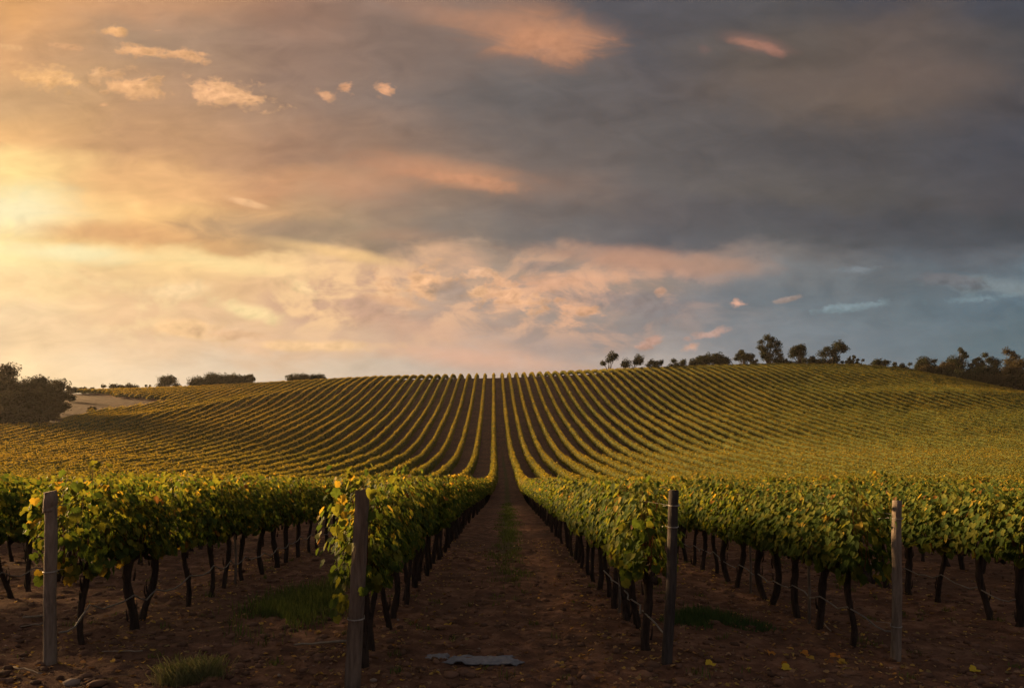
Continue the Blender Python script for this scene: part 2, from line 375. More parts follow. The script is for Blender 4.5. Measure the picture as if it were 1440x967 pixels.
def plain(name, c, rough=0.6, metal=0.0):
    m, t, out = new_mat(name)
    n = t.noise(t.new('ShaderNodeTexCoord').outputs['Object'], 22.0, 5, 0.6)
    cc = t.mix(1.0, t.ramp(n, [(0.3, (.7, .7, .7, 1)), (0.7, (1.2, 1.2, 1.2, 1))]), c + (1,), 'MULTIPLY')
    p = principled(t, out, cc, rough, n, 0.4, 0.25, 0.004); p.inputs['Metallic'].default_value = metal; return m
M_wire = plain('galvanised_wire', (.32, .31, .30), 0.5, 0.7)
M_hose = plain('drip_hose', (.14, .13, .12), 0.5)
M_stick = plain('bleached_stick', (.22, .18, .14), 0.9)
M_slab = plain('grey_slab', (.145, .155, .185), 0.8)
m, t, out = new_mat('tinted_matter'); principled(t, out, attr(t), 0.9, spec=0.15); M_tint = m

# soil: red brown earth, paler crumbs, a green strip down the middle of the aisles
M_soil, t, out = new_mat('soil')
P = t.new('ShaderNodeTexCoord').outputs['Object']
s1 = t.noise(P, 0.35, 6, 0.6); s2 = t.noise(P, 3.2, 8, 0.68); s3 = t.noise(P, 22.0, 8, 0.7)
c = t.ramp(s2, [(0.28, (.042, .022, .015, 1)), (0.5, (.125, .064, .041, 1)), (0.72, (.29, .165, .108, 1))])  # soil tones spread wide, standing in for the weak shading of the relief
c = t.mix(t.rng(s1, 0.4, 0.66, 0, .55), c, (.062, .040, .031, 1))
c = t.mix(t.rng(s3, 0.62, 0.8, 0, .55), c, (.26, .175, .125, 1))
gm = t.new('ShaderNodeAttribute', attribute_name='green').outputs['Fac']
g1 = t.noise(P, 1.6, 6, 0.65)
c = t.mix(t.rng(t.math('ADD', gm, t.math('MULTIPLY', t.math('SUBTRACT', g1, 0.5), 1.4)), 0.35, 0.85, 0, .85), c,
          t.ramp(s3, [(0.3, (.030, .042, .013, 1)), (0.7, (.080, .092, .030, 1))]))
dm = t.new('ShaderNodeAttribute', attribute_name='dry').outputs['Fac']
c = t.mix(t.rng(t.math('ADD', dm, t.math('MULTIPLY', t.math('SUBTRACT', g1, 0.5), 0.5)), 0.3, 0.7), c,
          t.ramp(s1, [(0.35, (.026, .011, .007, 1)), (0.65, (.052, .024, .015, 1))]))
hgt = t.math('ADD', t.math('MULTIPLY', s2, 0.7), t.math('MULTIPLY', s3, 0.45))
principled(t, out, c, 0.97, hgt, 0.12, 1.0, 0.09)

# ------------------------------------------------------------------ terrain
FT = np.array([-1, 0, .1, .184, .3, .41, .5, .6, .7, .81, .9, 1.0, 1.07, 1.15, 1.4, 2.2, 6, 20.]); FZ = np.array([0, 0, .012, .032, .085, .172, .268, .378, .505, .665, .805, .945, .995, 1.0, .93, .75, .6, .6])
_tt = np.linspace(-1, 20, 8401); _ff = np.interp(_tt, FT, FZ)
_k = np.hanning(33); _k /= _k.sum(); _ff = np.convolve(np.pad(_ff, 16, 'edge'), _k, 'valid')
HX = np.array([-.85, -.75, -.606, -.5, -.436, -.301, -.186, -.09, 0, .07, .144, .22, .294, .394, .45, .504, .55, .594, .63, .66, .70, .734, .8, .9])
HYP = np.array([550, 548, 546, 543.5, 541, 534, 527.5, 525, 523.5, 521, 517.5, 514.5, 511.5, 509.5, 509.5, 510.5, 515, 520, 526, 532, 541, 549, 562, 580])
CREST = 250.0
Hx = HX * CREST; Hz = (HY - HYP) / 1000 * CREST
def foot(x): return 60 - 12 * sstep(x, 2, 55) - 5 * sstep(-x, 5, 80)
def terrain(x, y):
    x = np.asarray(x, float); y = np.asarray(y, float)
    t = (y - foot(x)) / (CREST - foot(x))
    wr = sstep(x, 55, 120); t = t + wr * 0.018 * np.exp(-((t - .70) / .065) ** 2)
    tb = np.interp(x, [-130, -99, -70, -50], [.51, .57, .78, .87]); wl = sstep(-x, 40, 80)
    t = t + wl * 0.02 * np.exp(-((t - tb) / .07) ** 2)
    f = np.interp(t, _tt, _ff)
    h = np.interp(x, Hx, Hz)
    z = f * h - 0.55 * sstep(y, 14, 60) * (1 - sstep(y, 62, 105))
    z = z - 0.09 * sstep(x, 0, 5) * (1 - sstep(y, 20, 50)) + 0.03 * sstep(-x, 0, 5) * (1 - sstep(y, 20, 50))
    z = z + 0.5 * (fbm(x / 35, y / 35, 5, 2) - .5) * sstep(y, 70, 120)
    return z
US = np.linspace(-.8, .8, 65); YS = np.interp(US, HX, HYP)
for it in range(14):                                  # settle the crest on the height it has in the photograph
    xs_, rt = [], []
    for u, yp in zip(US, YS):
        d = np.linspace(150, 330, 240); e = (terrain(u * d, d) + 1.95 - CAM_Z) / d; k_ = int(np.argmax(e))
        xs_.append(u * d[k_]); rt.append(((HY - yp) / 1000) / e[k_])
    o_ = np.argsort(xs_); q_ = np.interp(np.linspace(-220, 230, 91), np.array(xs_)[o_], np.array(rt)[o_]); q_ = np.convolve(np.pad(q_, 3, 'edge'), np.ones(7) / 7, 'valid'); Hz = Hz * np.interp(Hx, np.linspace(-220, 230, 91), q_) ** .7
def tz(x, y): return float(terrain(x, y))

_cy = np.array([0, 10, 70, 95, 140, 250, 400.]); _cx = np.array([0, 0, .4, .4, -.2, -1.5, -3])
_yy = np.linspace(0, 400, 401); _cc = np.interp(_yy, _cy, _cx); _kk = np.hanning(41); _kk /= _kk.sum()
_cc = np.convolve(np.pad(_cc, 20, 'edge'), _kk, 'valid')
def curve(y): return np.interp(y, _yy, _cc)
rows = {-1: -1.43, -2: -4.55, -3: -7.5, -4: -10.35, 1: 1.60, 2: 4.10, 3: 6.70, 4: 9.45}
for k in range(5, 90): rows[k] = 9.45 + 2.85 * (k - 4); rows[-k] = -10.35 - 2.85 * (k - 4)

def pix(x, y, z): return VPX + 1000 * x / y, HY - 1000 * (z - CAM_Z) / y
def bare(x, y):
    """the strip of dry earth without vines between the two blocks far on the left"""
    yq = np.maximum(y, 30.0); px, py = pix(x, yq, terrain(x, yq)); px = px + 14 * (fbm(x / 9, y / 9, 77, 3) - .5); py = py + 6 * (fbm(x / 11, y / 11, 78, 3) - .5)
    wedge = (px < 236) & (py > np.interp(px, [60, 80, 240], [540, 551, 567])) & (py < np.interp(px, [55, 112, 240], [603, 588, 567]))
    return (x < -50) & (y > 100) & (wedge | ((px < 74 + np.clip(py - 548, 0, 60) * .3) & (py < 603)))

# ground sheet
def axis(spec):
    out = [spec[0][0]]
    for a, b, s0, s1 in spec:
        p = a
        while p < b - 1e-6:
            f = (p - a) / (b - a); p = min(b, p + s0 + (s1 - s0) * f); out.append(p)
    return np.array(out)
xr = axis([(0, 6.5, .05, .06), (6.5, 14, .07, .6), (14, 260, .7, 3.0), (260, 1300, 6, 120)])
gx = np.concatenate([-xr[:0:-1], xr])
gy = axis([(-300, 0, 60, 4), (0, 5.8, 1, .08), (5.8, 13, .05, .06), (13, 40, .07, .5), (40, 300, .5, 2.2), (300, 1800, 3, 160)])
GX, GY = np.meshgrid(gx, gy)
GZ = terrain(GX, GY)
near = (1 - sstep(np.abs(GX), 9, 14)) * (1 - sstep(GY, 22, 40))
micro = 0.08 * (fbm(GX * 2.2, GY * 2.2, 11, 5) - .5) + 0.16 * np.maximum(fbm(GX * 5, GY * 5, 21, 3) - .54, 0) - 0.03
tyre = np.exp(-((np.abs(GX - 0.1) - .72) / .22) ** 2)
GZ = GZ + near * (micro - 0.025 * tyre)
def ground_z(x, y):
    nr = float((1 - sstep(abs(x), 9, 14)) * (1 - sstep(y, 22, 40)))
    mi = 0.08 * (fbm(x * 2.2, y * 2.2, 11, 5) - .5) + 0.16 * np.maximum(fbm(x * 5, y * 5, 21, 3) - .54, 0) - 0.03
    return float(terrain(x, y) + nr * (mi - 0.025 * np.exp(-((abs(x - .1) - .72) / .22) ** 2)))
ny, nx = GX.shape
idx = np.arange(ny * nx).reshape(ny, nx)
me = bpy.data.meshes.new('ground')
fc = np.stack([idx[:-1, :-1], idx[:-1, 1:], idx[1:, 1:], idx[1:, :-1]], -1).reshape(-1, 4).astype(np.int32)
me.vertices.add(ny * nx); me.vertices.foreach_set('co', np.stack([GX, GY, GZ], -1).astype(np.float32).ravel())
me.loops.add(fc.size); me.loops.foreach_set('vertex_index', fc.ravel())
me.polygons.add(len(fc)); me.polygons.foreach_set('loop_start', np.arange(0, fc.size, 4, dtype=np.int32))
me.update(calc_edges=True); me.polygons.foreach_set('use_smooth', np.ones(len(fc), bool))
cgx = GX - curve(np.clip(GY, 0, 400))
green = np.exp(-((cgx - .12) / .42) ** 2) * sstep(GY, 12, 18) * (1 - sstep(GY, 110, 160)) * .75
green += .75 * np.exp(-(((GX + 2.85) / .75) ** 2 + ((GY - 10.2) / 1.7) ** 2)) + .7 * np.exp(-(((GX - 2.7) / .6) ** 2 + ((GY - 9.6) / .6) ** 2))
green += .55 * sstep(GX, 25, 90) * sstep(GY, 70, 130)
a = me.attributes.new('green', 'FLOAT', 'POINT'); a.data.foreach_set('value', green.astype(np.float32).ravel())
dry = bare(GX, GY).astype(float)
a = me.attributes.new('dry', 'FLOAT', 'POINT'); a.data.foreach_set('value', dry.astype(np.float32).ravel())
me.materials.append(M_soil)
g = bpy.data.objects.new('ground', me); link(g); tag(g, kind='structure')

# ------------------------------------------------------------------ grapevine leaves
LO = [(0, 0), (.20, -.12), (.40, -.08), (.46, .08), (.54, .24), (.50, .40), (.40, .46), (.40, .60), (.27, .71), (.14, .76), (0, .92)]
LO = np.array(LO + [(-x, y) for x, y in LO[-2:0:-1]])
NLO = len(LO)
def add_leaf(mb, p, nrm, size, color, mat=0, cup=0.18):
    n = Vector(nrm).normalized()
    tip = Vector((random.uniform(-.6, .6), random.uniform(-.6, .6), -1.0)); tip = (tip - n * tip.dot(n)).normalized()
    s = tip.cross(n)
    vs = []
    c0 = Vector(p) + tip * size * .35 - n * size * cup * .3
    vs.append(tuple(c0))
    dr = random.uniform(.02, .25)
    for (x, y) in LO:
        j = 1 + random.uniform(-.09, .09)
        q = Vector(p) + s * (x * size * j) + tip * (y * size * j) + n * size * (cup * (abs(x) * 1.1) - dr * max(y - .3, 0) ** 1.5 + random.uniform(-.03, .03))
        vs.append(tuple(q))
    k = random.uniform(.9, 1.1)
    fs = [[0, 1 + i, 1 + (i + 1) % NLO] for i in range(NLO)]
    mb.add(vs, fs, tuple(ch * k for ch in color), mat)
GREEN, DGREEN, YG, YEL, ORG, BRN = (.056, .088, .020), (.036, .062, .017), (.115, .128, .025), (.27, .20, .034), (.22, .115, .026), (.12, .065, .03)
def leaf_color(h, yel=0.0):
    r = random.random(); py = .008 + .11 * h ** 3 + yel * .5  # upper leaves yellower: autumn colour plus some top light put into the tint
    if r < py * .65: return YEL
    if r < py * .85: return ORG
    if r < py * .95: return BRN
    r = random.random()
    if r < .22 + .40 * h ** 1.5 + yel: return YG
    return GREEN if r < .85 else DGREEN
STEM = (.10, .045, .022)

def canopy(mb, L=0.85, n=330, low=0.0, yel=0.0, top=1.0, sparse=False):
    """leaves and shoots of one vine, standing over the origin, the row running along y"""
    ns = 11
    for k in range(ns):
        y0 = (k + .5) / ns * L - L / 2 + random.uniform(-.03, .03); side = random.choice((-1, 1))
        zt = random.uniform(1.52, 1.76) * top + (random.uniform(.04, .2) if random.random() < .16 else 0)
        lx = random.uniform(-.2, .2); ly = random.uniform(-.14, .14)
        pts = []
        for i in range(8):
            f = i / 7
            pts.append((side * .05 + lx * f ** 1.3 + .03 * math.sin(5 * f + k), y0 + ly * f, .90 + (zt - .90) * f))
        mb.tube(pts, [.0055 * (1 - .6 * i / 7) for i in range(8)], 4, STEM, 0, False)
        m = n // ns
        for i in range(m):
            f = random.random() ** .85
            p = Vector(pts[int(f * 6.99)]).lerp(Vector(pts[min(7, int(f * 6.99) + 1)]), random.random())
            sx = random.choice((-1, 1)); wd = .10 + .20 * math.sin(math.pi * min(1, .15 + .75 * f)) ** .7
            off = Vector((sx * random.uniform(.02, 1.0) ** .6 * wd, random.uniform(-.10, .10), random.uniform(-.07, .06)))
            q = p + off
            nr = Vector((sx * random.uniform(.4, 1.2), random.uniform(-.65, .35), random.uniform(0, .7) + .4 * f))
            add_leaf(mb, q, nr, random.uniform(.055, .115) * (1 - .2 * f), leaf_color(f, yel))
        if zt > 1.78:
            for i in range(5):
                f = .9 + .12 * i / 5; p = Vector(pts[-1])
                add_leaf(mb, p + Vector((random.uniform(-.05, .05), random.uniform(-.05, .05), random.uniform(-.12, .03))), (random.uniform(-1, 1), random.uniform(-1, 1), .6), random.uniform(.05, .085), random.choice((YG, YEL, YG, GREEN)))
    for i in range(int(26 + 40 * low)):               # the hanging skirt below the cordon
        add_leaf(mb, (random.choice((-1, 1)) * random.uniform(.04, .24), random.uniform(-L / 2, L / 2), random.uniform(.86 - .22 * low, .98)),
                 (random.uniform(-1, 1), random.uniform(-1, .6), random.uniform(-.2, .5)), random.uniform(.09, .15), leaf_color(.35, yel + .12))

def trunk_mb(seed):
    random.seed(seed); mb = MB()
    lx, ly = random.uniform(-.10, .10), random.uniform(-.22, .22); kx, ky = random.uniform(.01, .035), random.uniform(.015, .05); r0 = random.uniform(.029, .047)
    pts, rad = [], []
    for i in range(13):
        f = i / 12
        pts.append((lx * (f - .5) + kx * math.sin(6 * f + seed), ly * (1 - f) ** 1.4 + ky * math.sin(4.6 * f + seed * 1.7), -.08 + f * .98))
        rad.append(r0 * (1.28 - .75 * f + 2.2 * f * f * .38) * random.uniform(.88, 1.14))
    mb.tube(pts, rad, 9, None, 0, True, .16)
    for k in range(5):                                # strips of loose bark and old spurs
        f = random.uniform(.1, .95); z = -.08 + f * .98; an = random.uniform(0, 6.28)
        x0, y0 = lx * (f - .5) + r0 * math.cos(an), ly * (1 - f) + r0 * math.sin(an)
        mb.tube([(x0, y0, z), (x0 * 1.1 + .01 * math.cos(an), y0 * 1.1 + .01 * math.sin(an), z + .06), (x0 + .02 * math.cos(an), y0 + .02 * math.sin(an), z + .15)], [.012, .012, .004], 4)
    return mb
def cordon_mb(seed):
    random.seed(seed + 100); mb = MB()
    for s in (-1, 1):
        pts = [(random.uniform(-.02, .02) * (i > 0), s * .50 * i / 6, .86 + .05 * math.sin(i * .7) + random.uniform(-.015, .015)) for i in range(7)]
        mb.tube(pts, [.044 - .0032 * i + random.uniform(-.004, .004) for i in range(7)], 7, None, 0, True, .15)
        for i in range(1, 7):
            x, y, z = pts[i]
            mb.tube([(x, y, z), (x + random.uniform(-.03, .03), y + random.uniform(-.02, .02), z + .07)], [.016, .009], 5)
    return mb
TR = [trunk_mb(i).mesh('trunk', [M_bark], True) for i in range(14)]
CO = [cordon_mb(i).mesh('cordon', [M_bark], True) for i in range(6)]
CA = []
for i in range(12):
    random.seed(200 + i); mb = MB(); canopy(mb, .88, random.randint(560, 640), random.choice((0, 0, .2, .5)), random.uniform(-.05, .03), random.uniform(.95, 1.03)); CA.append(mb.mesh('foliage', [M_leaf]))
random.seed(31)

# ------------------------------------------------------------------ end posts
POSTS = {-2: (-4.51, 7.10, 0.0, 1.73), -1: (-1.37, 6.50, .10, 1.80), 1: (1.69, 7.30, .08, 1.78), 2: (4.29, 7.75, .02, 1.74)}
def round_post(r, h, lean, seed, notch=None):
    random.seed(seed); mb = MB(); pts = []; rad = []
    for i in range(16):
        f = i / 15; z = -.12 + f * (h + .12); pts.append((lean * f + .006 * math.sin(6 * f + seed), .004 * math.sin(9 * f), z)); rad.append(r * (1.06 - .10 * f) * random.uniform(.975, 1.025))
    mb.tube(pts, rad, 14, None, 0, True, .035)
    return mb
def wire_wrap(z, r, lean, h):
    mb = MB(); pts = []
    for i in range(41):
        an = i / 40 * 4 * math.pi; f = (z + .012 * i / 40) / h
        pts.append((lean * f + math.cos(an) * r, math.sin(an) * r, z + .012 * i / 40 + .008 * math.sin(an)))
    pts.append((pts[-1][0] - .02, .10, z + .01)); pts.append((lean * z / h - .03, .35, z - .02))
    mb.tube(pts, .003, 5); return mb
x, y, ln, h = POSTS[-2]; P1 = tag(empty('end_post', (x, y, ground_z(x, y))), 'pale round weathered wooden end post with saw cut collar, at the far left row', 'post', 'wooden end posts of the vine rows')
round_post(.058, h - .09, ln, 3).build('post', [M_post], P1, True); round_post(.061, .09, 0, 4).build('cut_top', [M_post], P1, True, (0, 0, h - .10))
wire_wrap(.92, .064, ln, h).build('wire_wrap', [M_wire], P1)
x, y, ln, h = POSTS[-1]; P2 = tag(empty('end_post', (x, y, ground_z(x, y))), 'squarish split timber end post leaning right with yellow vine leaves around it', 'post', 'wooden end posts of the vine rows')
random.seed(9); mb = MB(); vs = []; nz = 14
prof = [(-.068, -.04), (-.03, -.058), (.05, -.052), (.066, -.01), (.06, .05), (-.05, .055)]
for i in range(nz):
    f = i / (nz - 1); s = 1.04 - .14 * f
    for (a_, b_) in prof: vs.append((a_ * s + ln * f + random.uniform(-.004, .004), b_ * s + random.uniform(-.004, .004), -.12 + f * (h + .12) + (random.uniform(-.02, .03) if i == nz - 1 else 0)))
np_ = len(prof)
mb.add(vs, [[i * np_ + k, i * np_ + (k + 1) % np_, (i + 1) * np_ + (k + 1) % np_, (i + 1) * np_ + k] for i in range(nz - 1) for k in range(np_)] + [[(nz - 1) * np_ + k for k in range(np_)]])
mb.build('post', [M_post_split], P2); wire_wrap(.62, .078, ln, h).build('wire_wrap', [M_wire], P2)
x, y, ln, h = POSTS[1]; P3 = tag(empty('end_post', (x, y, ground_z(x, y))), 'dark charred looking round end post wound with wire right of the aisle', 'post', 'wooden end posts of the vine rows')
round_post(.052, h, ln, 5).build('post', [M_post_dark], P3, True); wire_wrap(h - .16, .055, ln, h).build('wire_wrap', [M_wire], P3); wire_wrap(h - .38, .055, ln, h).build('wire_wrap', [M_wire], P3)
x, y, ln, h = POSTS[2]; P4 = tag(empty('end_post', (x, y, ground_z(x, y))), 'straight grey round wooden end post standing at the right row', 'post', 'wooden end posts of the vine rows')
round_post(.050, h, ln, 6).build('post', [M_post], P4, True); wire_wrap(h - .20, .054, ln, h).build('wire_wrap', [M_wire], P4); wire_wrap(.37, .057, ln, h).build('wire_wrap', [M_wire], P4)

# ------------------------------------------------------------------ grapevines one by one: the three hundred that show largest
STEP = 0.78
cand = []
START = {-2: 7.8, -1: 7.1, 1: 7.95, 2: 8.3, -3: 8.2, 3: 8.3}
for k, x0 in rows.items():
    if abs(k) > 40: continue
    y = START.get(k, 8.5) + (0 if k in START else random.uniform(0, .8)); i = 0
    while y < 62:
        x = x0 + float(curve(y)) + random.uniform(-.04, .04)
        u = 706 + 1000 * x / y
        if -70 < u < 1510:
            vis = 1.0 if abs(k) == 1 else .95 if abs(k) == 2 else .7 if abs(k) == 3 else .42
            cand.append((vis / y, k, i, x, y))
        y += STEP * random.uniform(.86, 1.14); i += 1
cand.sort(reverse=True)
MAIN = cand[:300]
MAX_I = {}
for s_, k, i, x, y in MAIN: MAX_I[k] = max(MAX_I.get(k, 0), y)
ROWTXT = {-1: 'the leaning split post', 1: 'the dark wired post', -2: 'the pale collared post', 2: 'the straight grey post'}
ORD = 'first second third fourth fifth sixth seventh eighth ninth tenth'.split()
def vine_label(k, i):
    if k in ROWTXT:
        g_ = 'grapevines in the row behind ' + ROWTXT[k]
        if i < 10:
            ex = {(-1, 0): ', yellow leaves hanging low', (1, 0): ', leaves hanging low over dark trunk', (2, 0): ', thick dark forked trunk', (-2, 0): ', bent trunk hidden at the post', (-2, 1): ', leaning dark trunk'}.get((k, i), '')
            return ORD[i] + ' grapevine behind ' + ROWTXT[k] + ex, g_
        return 'dark trunked leafy grapevine further up the row behind ' + ROWTXT[k], g_
    side = 'left' if k < 0 else 'right'; post = ROWTXT[-2 if k < 0 else 2]
    nth = {3: 'next row', 4: 'second row', 5: 'third row', 6: 'fourth row'}.get(abs(k), 'distant rows')
    if abs(k) <= 6:
        return 'leafy grapevine in the %s outward from %s' % (nth, post), 'grapevines in the %s outward from %s' % (nth, post)
    return 'leafy grapevine with yellowing top in %s well outward from %s' % (nth, post), 'grapevines in rows well outward from ' + post
special = {}
random.seed(77)
mb = MB(); canopy(mb, .90, 520, .25, .0)
for q in range(44):      # leaves gathered round the leaning post, yellow ones on its left side
    lf = random.random() < .55; zq = random.choice((random.uniform(.60, .78), random.uniform(1.25, 1.78), random.uniform(1.3, 1.75))) if lf else random.uniform(.75, 1.78)
    add_leaf(mb, ((random.uniform(-.17, -.05) if lf else random.uniform(.0, .25)), random.uniform(-.72, -.45), zq), (random.uniform(-1, 1), -1, random.uniform(0, .6)), random.uniform(.065, .105), random.choice((YEL, YG, YG, GREEN) if lf else (GREEN, YG, GREEN)))
special[(-1, 0)] = mb.mesh('foliage', [M_leaf])
mb = MB(); canopy(mb, .90, 500, .2, -.02)
for q in range(36): add_leaf(mb, (random.uniform(-.34, .05), random.uniform(-.5, -.2), random.uniform(.78, 1.4)), (random.uniform(-.6, .3), -1, random.uniform(0, .6)), random.uniform(.075, .115), random.choice((YG, GREEN, GREEN)))
special[(1, 0)] = mb.mesh('foliage', [M_leaf])
mb = MB(); canopy(mb, .95, 520, .4, .0)
for q in range(40): add_leaf(mb, (random.uniform(-.25, .25), random.uniform(-.58, -.35), random.uniform(.75, 1.7)), (random.uniform(-1, 1), -1, random.uniform(0, .6)), random.uniform(.065, .105), random.choice((YEL, YG, GREEN, YG, GREEN)))
special[(-2, 0)] = mb.mesh('foliage', [M_leaf])
trunk_pos = {}
for s_, k, i, x, y in MAIN:
    z = tz(x, y) - (.02 if y < 30 else 0)
    v = empty('grapevine', (x, y, z), random.choice((0, math.pi)) if (k, i) not in special else 0)
    lb, gr = vine_label(k, i); tag(v, lb, 'grapevine', gr)
    sc_ = random.uniform(.96, 1.03) + float(np.interp(y, [8, 14, 28], [.06, .045, -.02]))
    ca = bpy.data.objects.new('foliage', special.get((k, i)) or random.choice(CA)); link(ca, v); ca.scale = (random.uniform(.92, 1.12), 1.0, sc_)
    if random.random() < .08: ca.scale.z *= 1.05
    link(bpy.data.objects.new('trunk', random.choice(TR)), v); link(bpy.data.objects.new('cordon', random.choice(CO)), v)
    trunk_pos.setdefault(k, []).append((i, x, y, z))

# ------------------------------------------------------------------ all other vines: too many to tell apart
QV, QC = [], []
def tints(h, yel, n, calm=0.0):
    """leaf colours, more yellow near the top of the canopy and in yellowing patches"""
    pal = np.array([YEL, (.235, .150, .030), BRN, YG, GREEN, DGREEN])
    r = rng.random(n); py = np.clip(.02 + .55 * h ** 3 + yel, 0.01, .85)  # yellow tops are part autumn, part sunlit gold put into the leaf colour
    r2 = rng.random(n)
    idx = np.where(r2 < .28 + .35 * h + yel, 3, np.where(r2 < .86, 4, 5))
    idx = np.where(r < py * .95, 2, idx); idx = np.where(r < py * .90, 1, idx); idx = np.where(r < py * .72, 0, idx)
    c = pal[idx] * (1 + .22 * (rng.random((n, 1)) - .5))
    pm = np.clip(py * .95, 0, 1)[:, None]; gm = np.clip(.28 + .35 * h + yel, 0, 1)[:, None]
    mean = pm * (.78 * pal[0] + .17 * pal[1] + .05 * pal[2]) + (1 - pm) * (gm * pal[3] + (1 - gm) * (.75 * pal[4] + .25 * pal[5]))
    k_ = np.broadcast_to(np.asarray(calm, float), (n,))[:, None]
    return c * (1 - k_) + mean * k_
def quads(P, Nn, size, asp=1.0):
    n = len(P); Nn = Nn / np.linalg.norm(Nn, axis=1, keepdims=True)
    a = np.cross(Nn, rng.normal(size=(n, 3))); a /= np.linalg.norm(a, axis=1, keepdims=True); b = np.cross(Nn, a)
    s = (size * .5)[:, None]
    # a kite with uneven corners, bent along its middle
    c = [P + a * s * 1.15, P + b * s * .95 * asp + Nn * s * .25, P - a * s * 1.0, P - b * s * 1.0 * asp + Nn * s * .22]
    return np.stack(c, 1)
HULLV, HULLC = [], []
for k, x0 in rows.items():
    lo = MAX_I.get(k, 0) + STEP * .5 if k in MAX_I else 8.0
    ys = []
    y = lo; hi = 272.0
    # leave out what lies outside the picture with a margin
    seg = np.arange(lo - math.floor(lo - 8.2), hi, 1.0)
    cxs = x0 + curve(seg)
    if abs(k) > 2: side_ = (np.abs(cxs) / seg > .80) & (np.abs(cxs) / seg < 1.7)
    else: side_ = np.zeros(len(seg), bool)
    keep = ((seg >= lo) & (np.abs(cxs) / seg < .9)) | side_
    keep &= ~bare(cxs, seg)
    seg = seg[keep]
    if not len(seg): continue
    per = np.interp(seg, [8, 40, 70, 120, 270], [190, 160, 115, 74, 50]); sz = np.interp(seg, [8, 40, 70, 120, 270], [.12, .13, .15, .185, .245])
    cnt = rng.poisson(per); Y = np.repeat(seg, cnt) + rng.random(cnt.sum()); S = np.repeat(sz, cnt) * (.7 + .6 * rng.random(cnt.sum()))
    n = len(Y); X0 = x0 + curve(Y)
    top = .97 + .11 * (vnoise(X0 * 3.1 + k * 7.3, Y / 1.1, 3) - .5) * 2
    wid = np.interp(Y, [30, 90, 200], [.40, .46, .48]) * (.85 + .5 * vnoise(X0 + k * 3.7, Y / 1.3, 8))
    th = rng.uniform(-.30, math.pi + .30, n)         # over the top and down both sides
    rr = rng.uniform(.62, 1.06, n)
    low = np.interp(Y, [30, 80], [0, .50]); th = np.where(rng.random(n) < .5 * low, np.where(rng.random(n) < .5, -.7, math.pi + .7), th)
    lx = np.cos(th) * wid * rr * (1 - .30 * np.clip(np.sin(th), 0, 1)); lz = (1.25 - low * .5) * top + np.sin(th) * (.50 + low * .5) * top * rr
    sh = rng.random(n) < .05; lz = np.where(sh, lz + rng.uniform(.02, .22, n), lz)
    Pp = np.stack([X0 + lx, Y, terrain(X0 + lx * 0, Y) + lz], 1)
    Nn = np.stack([np.cos(th), np.zeros(n), np.sin(th) + .2], 1) + rng.normal(size=(n, 3)) * .55
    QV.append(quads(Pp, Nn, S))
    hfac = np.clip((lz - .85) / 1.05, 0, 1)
    yel = .5 * (fbm(X0 / 22, Y / 22, 40, 3) - .5) + .03 + .20 * sstep(Y, 50, 110) + .22 * sstep(-X0, 15, 100) - .02 * sstep(X0, 30, 120)  # yellowing patches; hill and its left also yellower to carry sunlit gold
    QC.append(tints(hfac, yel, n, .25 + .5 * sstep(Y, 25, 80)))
    # leafy inside of the canopy, one ring a metre
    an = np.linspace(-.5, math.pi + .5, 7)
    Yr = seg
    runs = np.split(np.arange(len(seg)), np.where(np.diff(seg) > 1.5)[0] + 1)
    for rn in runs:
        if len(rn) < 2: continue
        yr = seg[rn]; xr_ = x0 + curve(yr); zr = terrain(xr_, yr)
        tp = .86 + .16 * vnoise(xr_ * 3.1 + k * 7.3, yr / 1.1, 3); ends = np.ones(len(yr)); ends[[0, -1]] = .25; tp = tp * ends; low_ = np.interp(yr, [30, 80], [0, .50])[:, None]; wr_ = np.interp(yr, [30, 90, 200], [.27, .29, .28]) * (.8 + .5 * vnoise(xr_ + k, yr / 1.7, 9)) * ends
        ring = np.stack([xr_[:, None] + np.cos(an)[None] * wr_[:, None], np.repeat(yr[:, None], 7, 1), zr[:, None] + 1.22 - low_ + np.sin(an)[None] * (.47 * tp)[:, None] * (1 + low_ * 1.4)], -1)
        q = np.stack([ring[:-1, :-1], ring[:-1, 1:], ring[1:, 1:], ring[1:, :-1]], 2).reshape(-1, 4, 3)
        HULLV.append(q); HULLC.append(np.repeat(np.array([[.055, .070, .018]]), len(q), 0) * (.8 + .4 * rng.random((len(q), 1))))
    # trunks where one could still see them
    if abs(k) <= 12:
        tl = np.arange(lo, 75, STEP)
        tx = x0 + curve(tl); tzv = terrain(tx, tl); r_ = .045
        for (sx, sy) in ((1, 0), (0, 1)):
            q = np.stack([np.stack([tx - sx * r_, tl - sy * r_, tzv - .1], 1), np.stack([tx + sx * r_, tl + sy * r_, tzv - .1], 1),
                          np.stack([tx + sx * r_, tl + sy * r_ + .03, tzv + 1.0], 1), np.stack([tx - sx * r_, tl - sy * r_ + .03, tzv + 1.0], 1)], 1)
            HULLV.append(q); HULLC.append(np.repeat(np.array([[.02, .015, .012]]), len(q), 0))
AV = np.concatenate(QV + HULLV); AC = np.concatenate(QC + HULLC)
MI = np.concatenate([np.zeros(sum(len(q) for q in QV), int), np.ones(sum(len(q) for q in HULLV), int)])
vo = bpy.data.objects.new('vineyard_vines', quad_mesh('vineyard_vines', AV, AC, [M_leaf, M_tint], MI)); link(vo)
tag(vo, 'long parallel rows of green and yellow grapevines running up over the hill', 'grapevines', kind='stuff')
print('far leaves', len(AV))

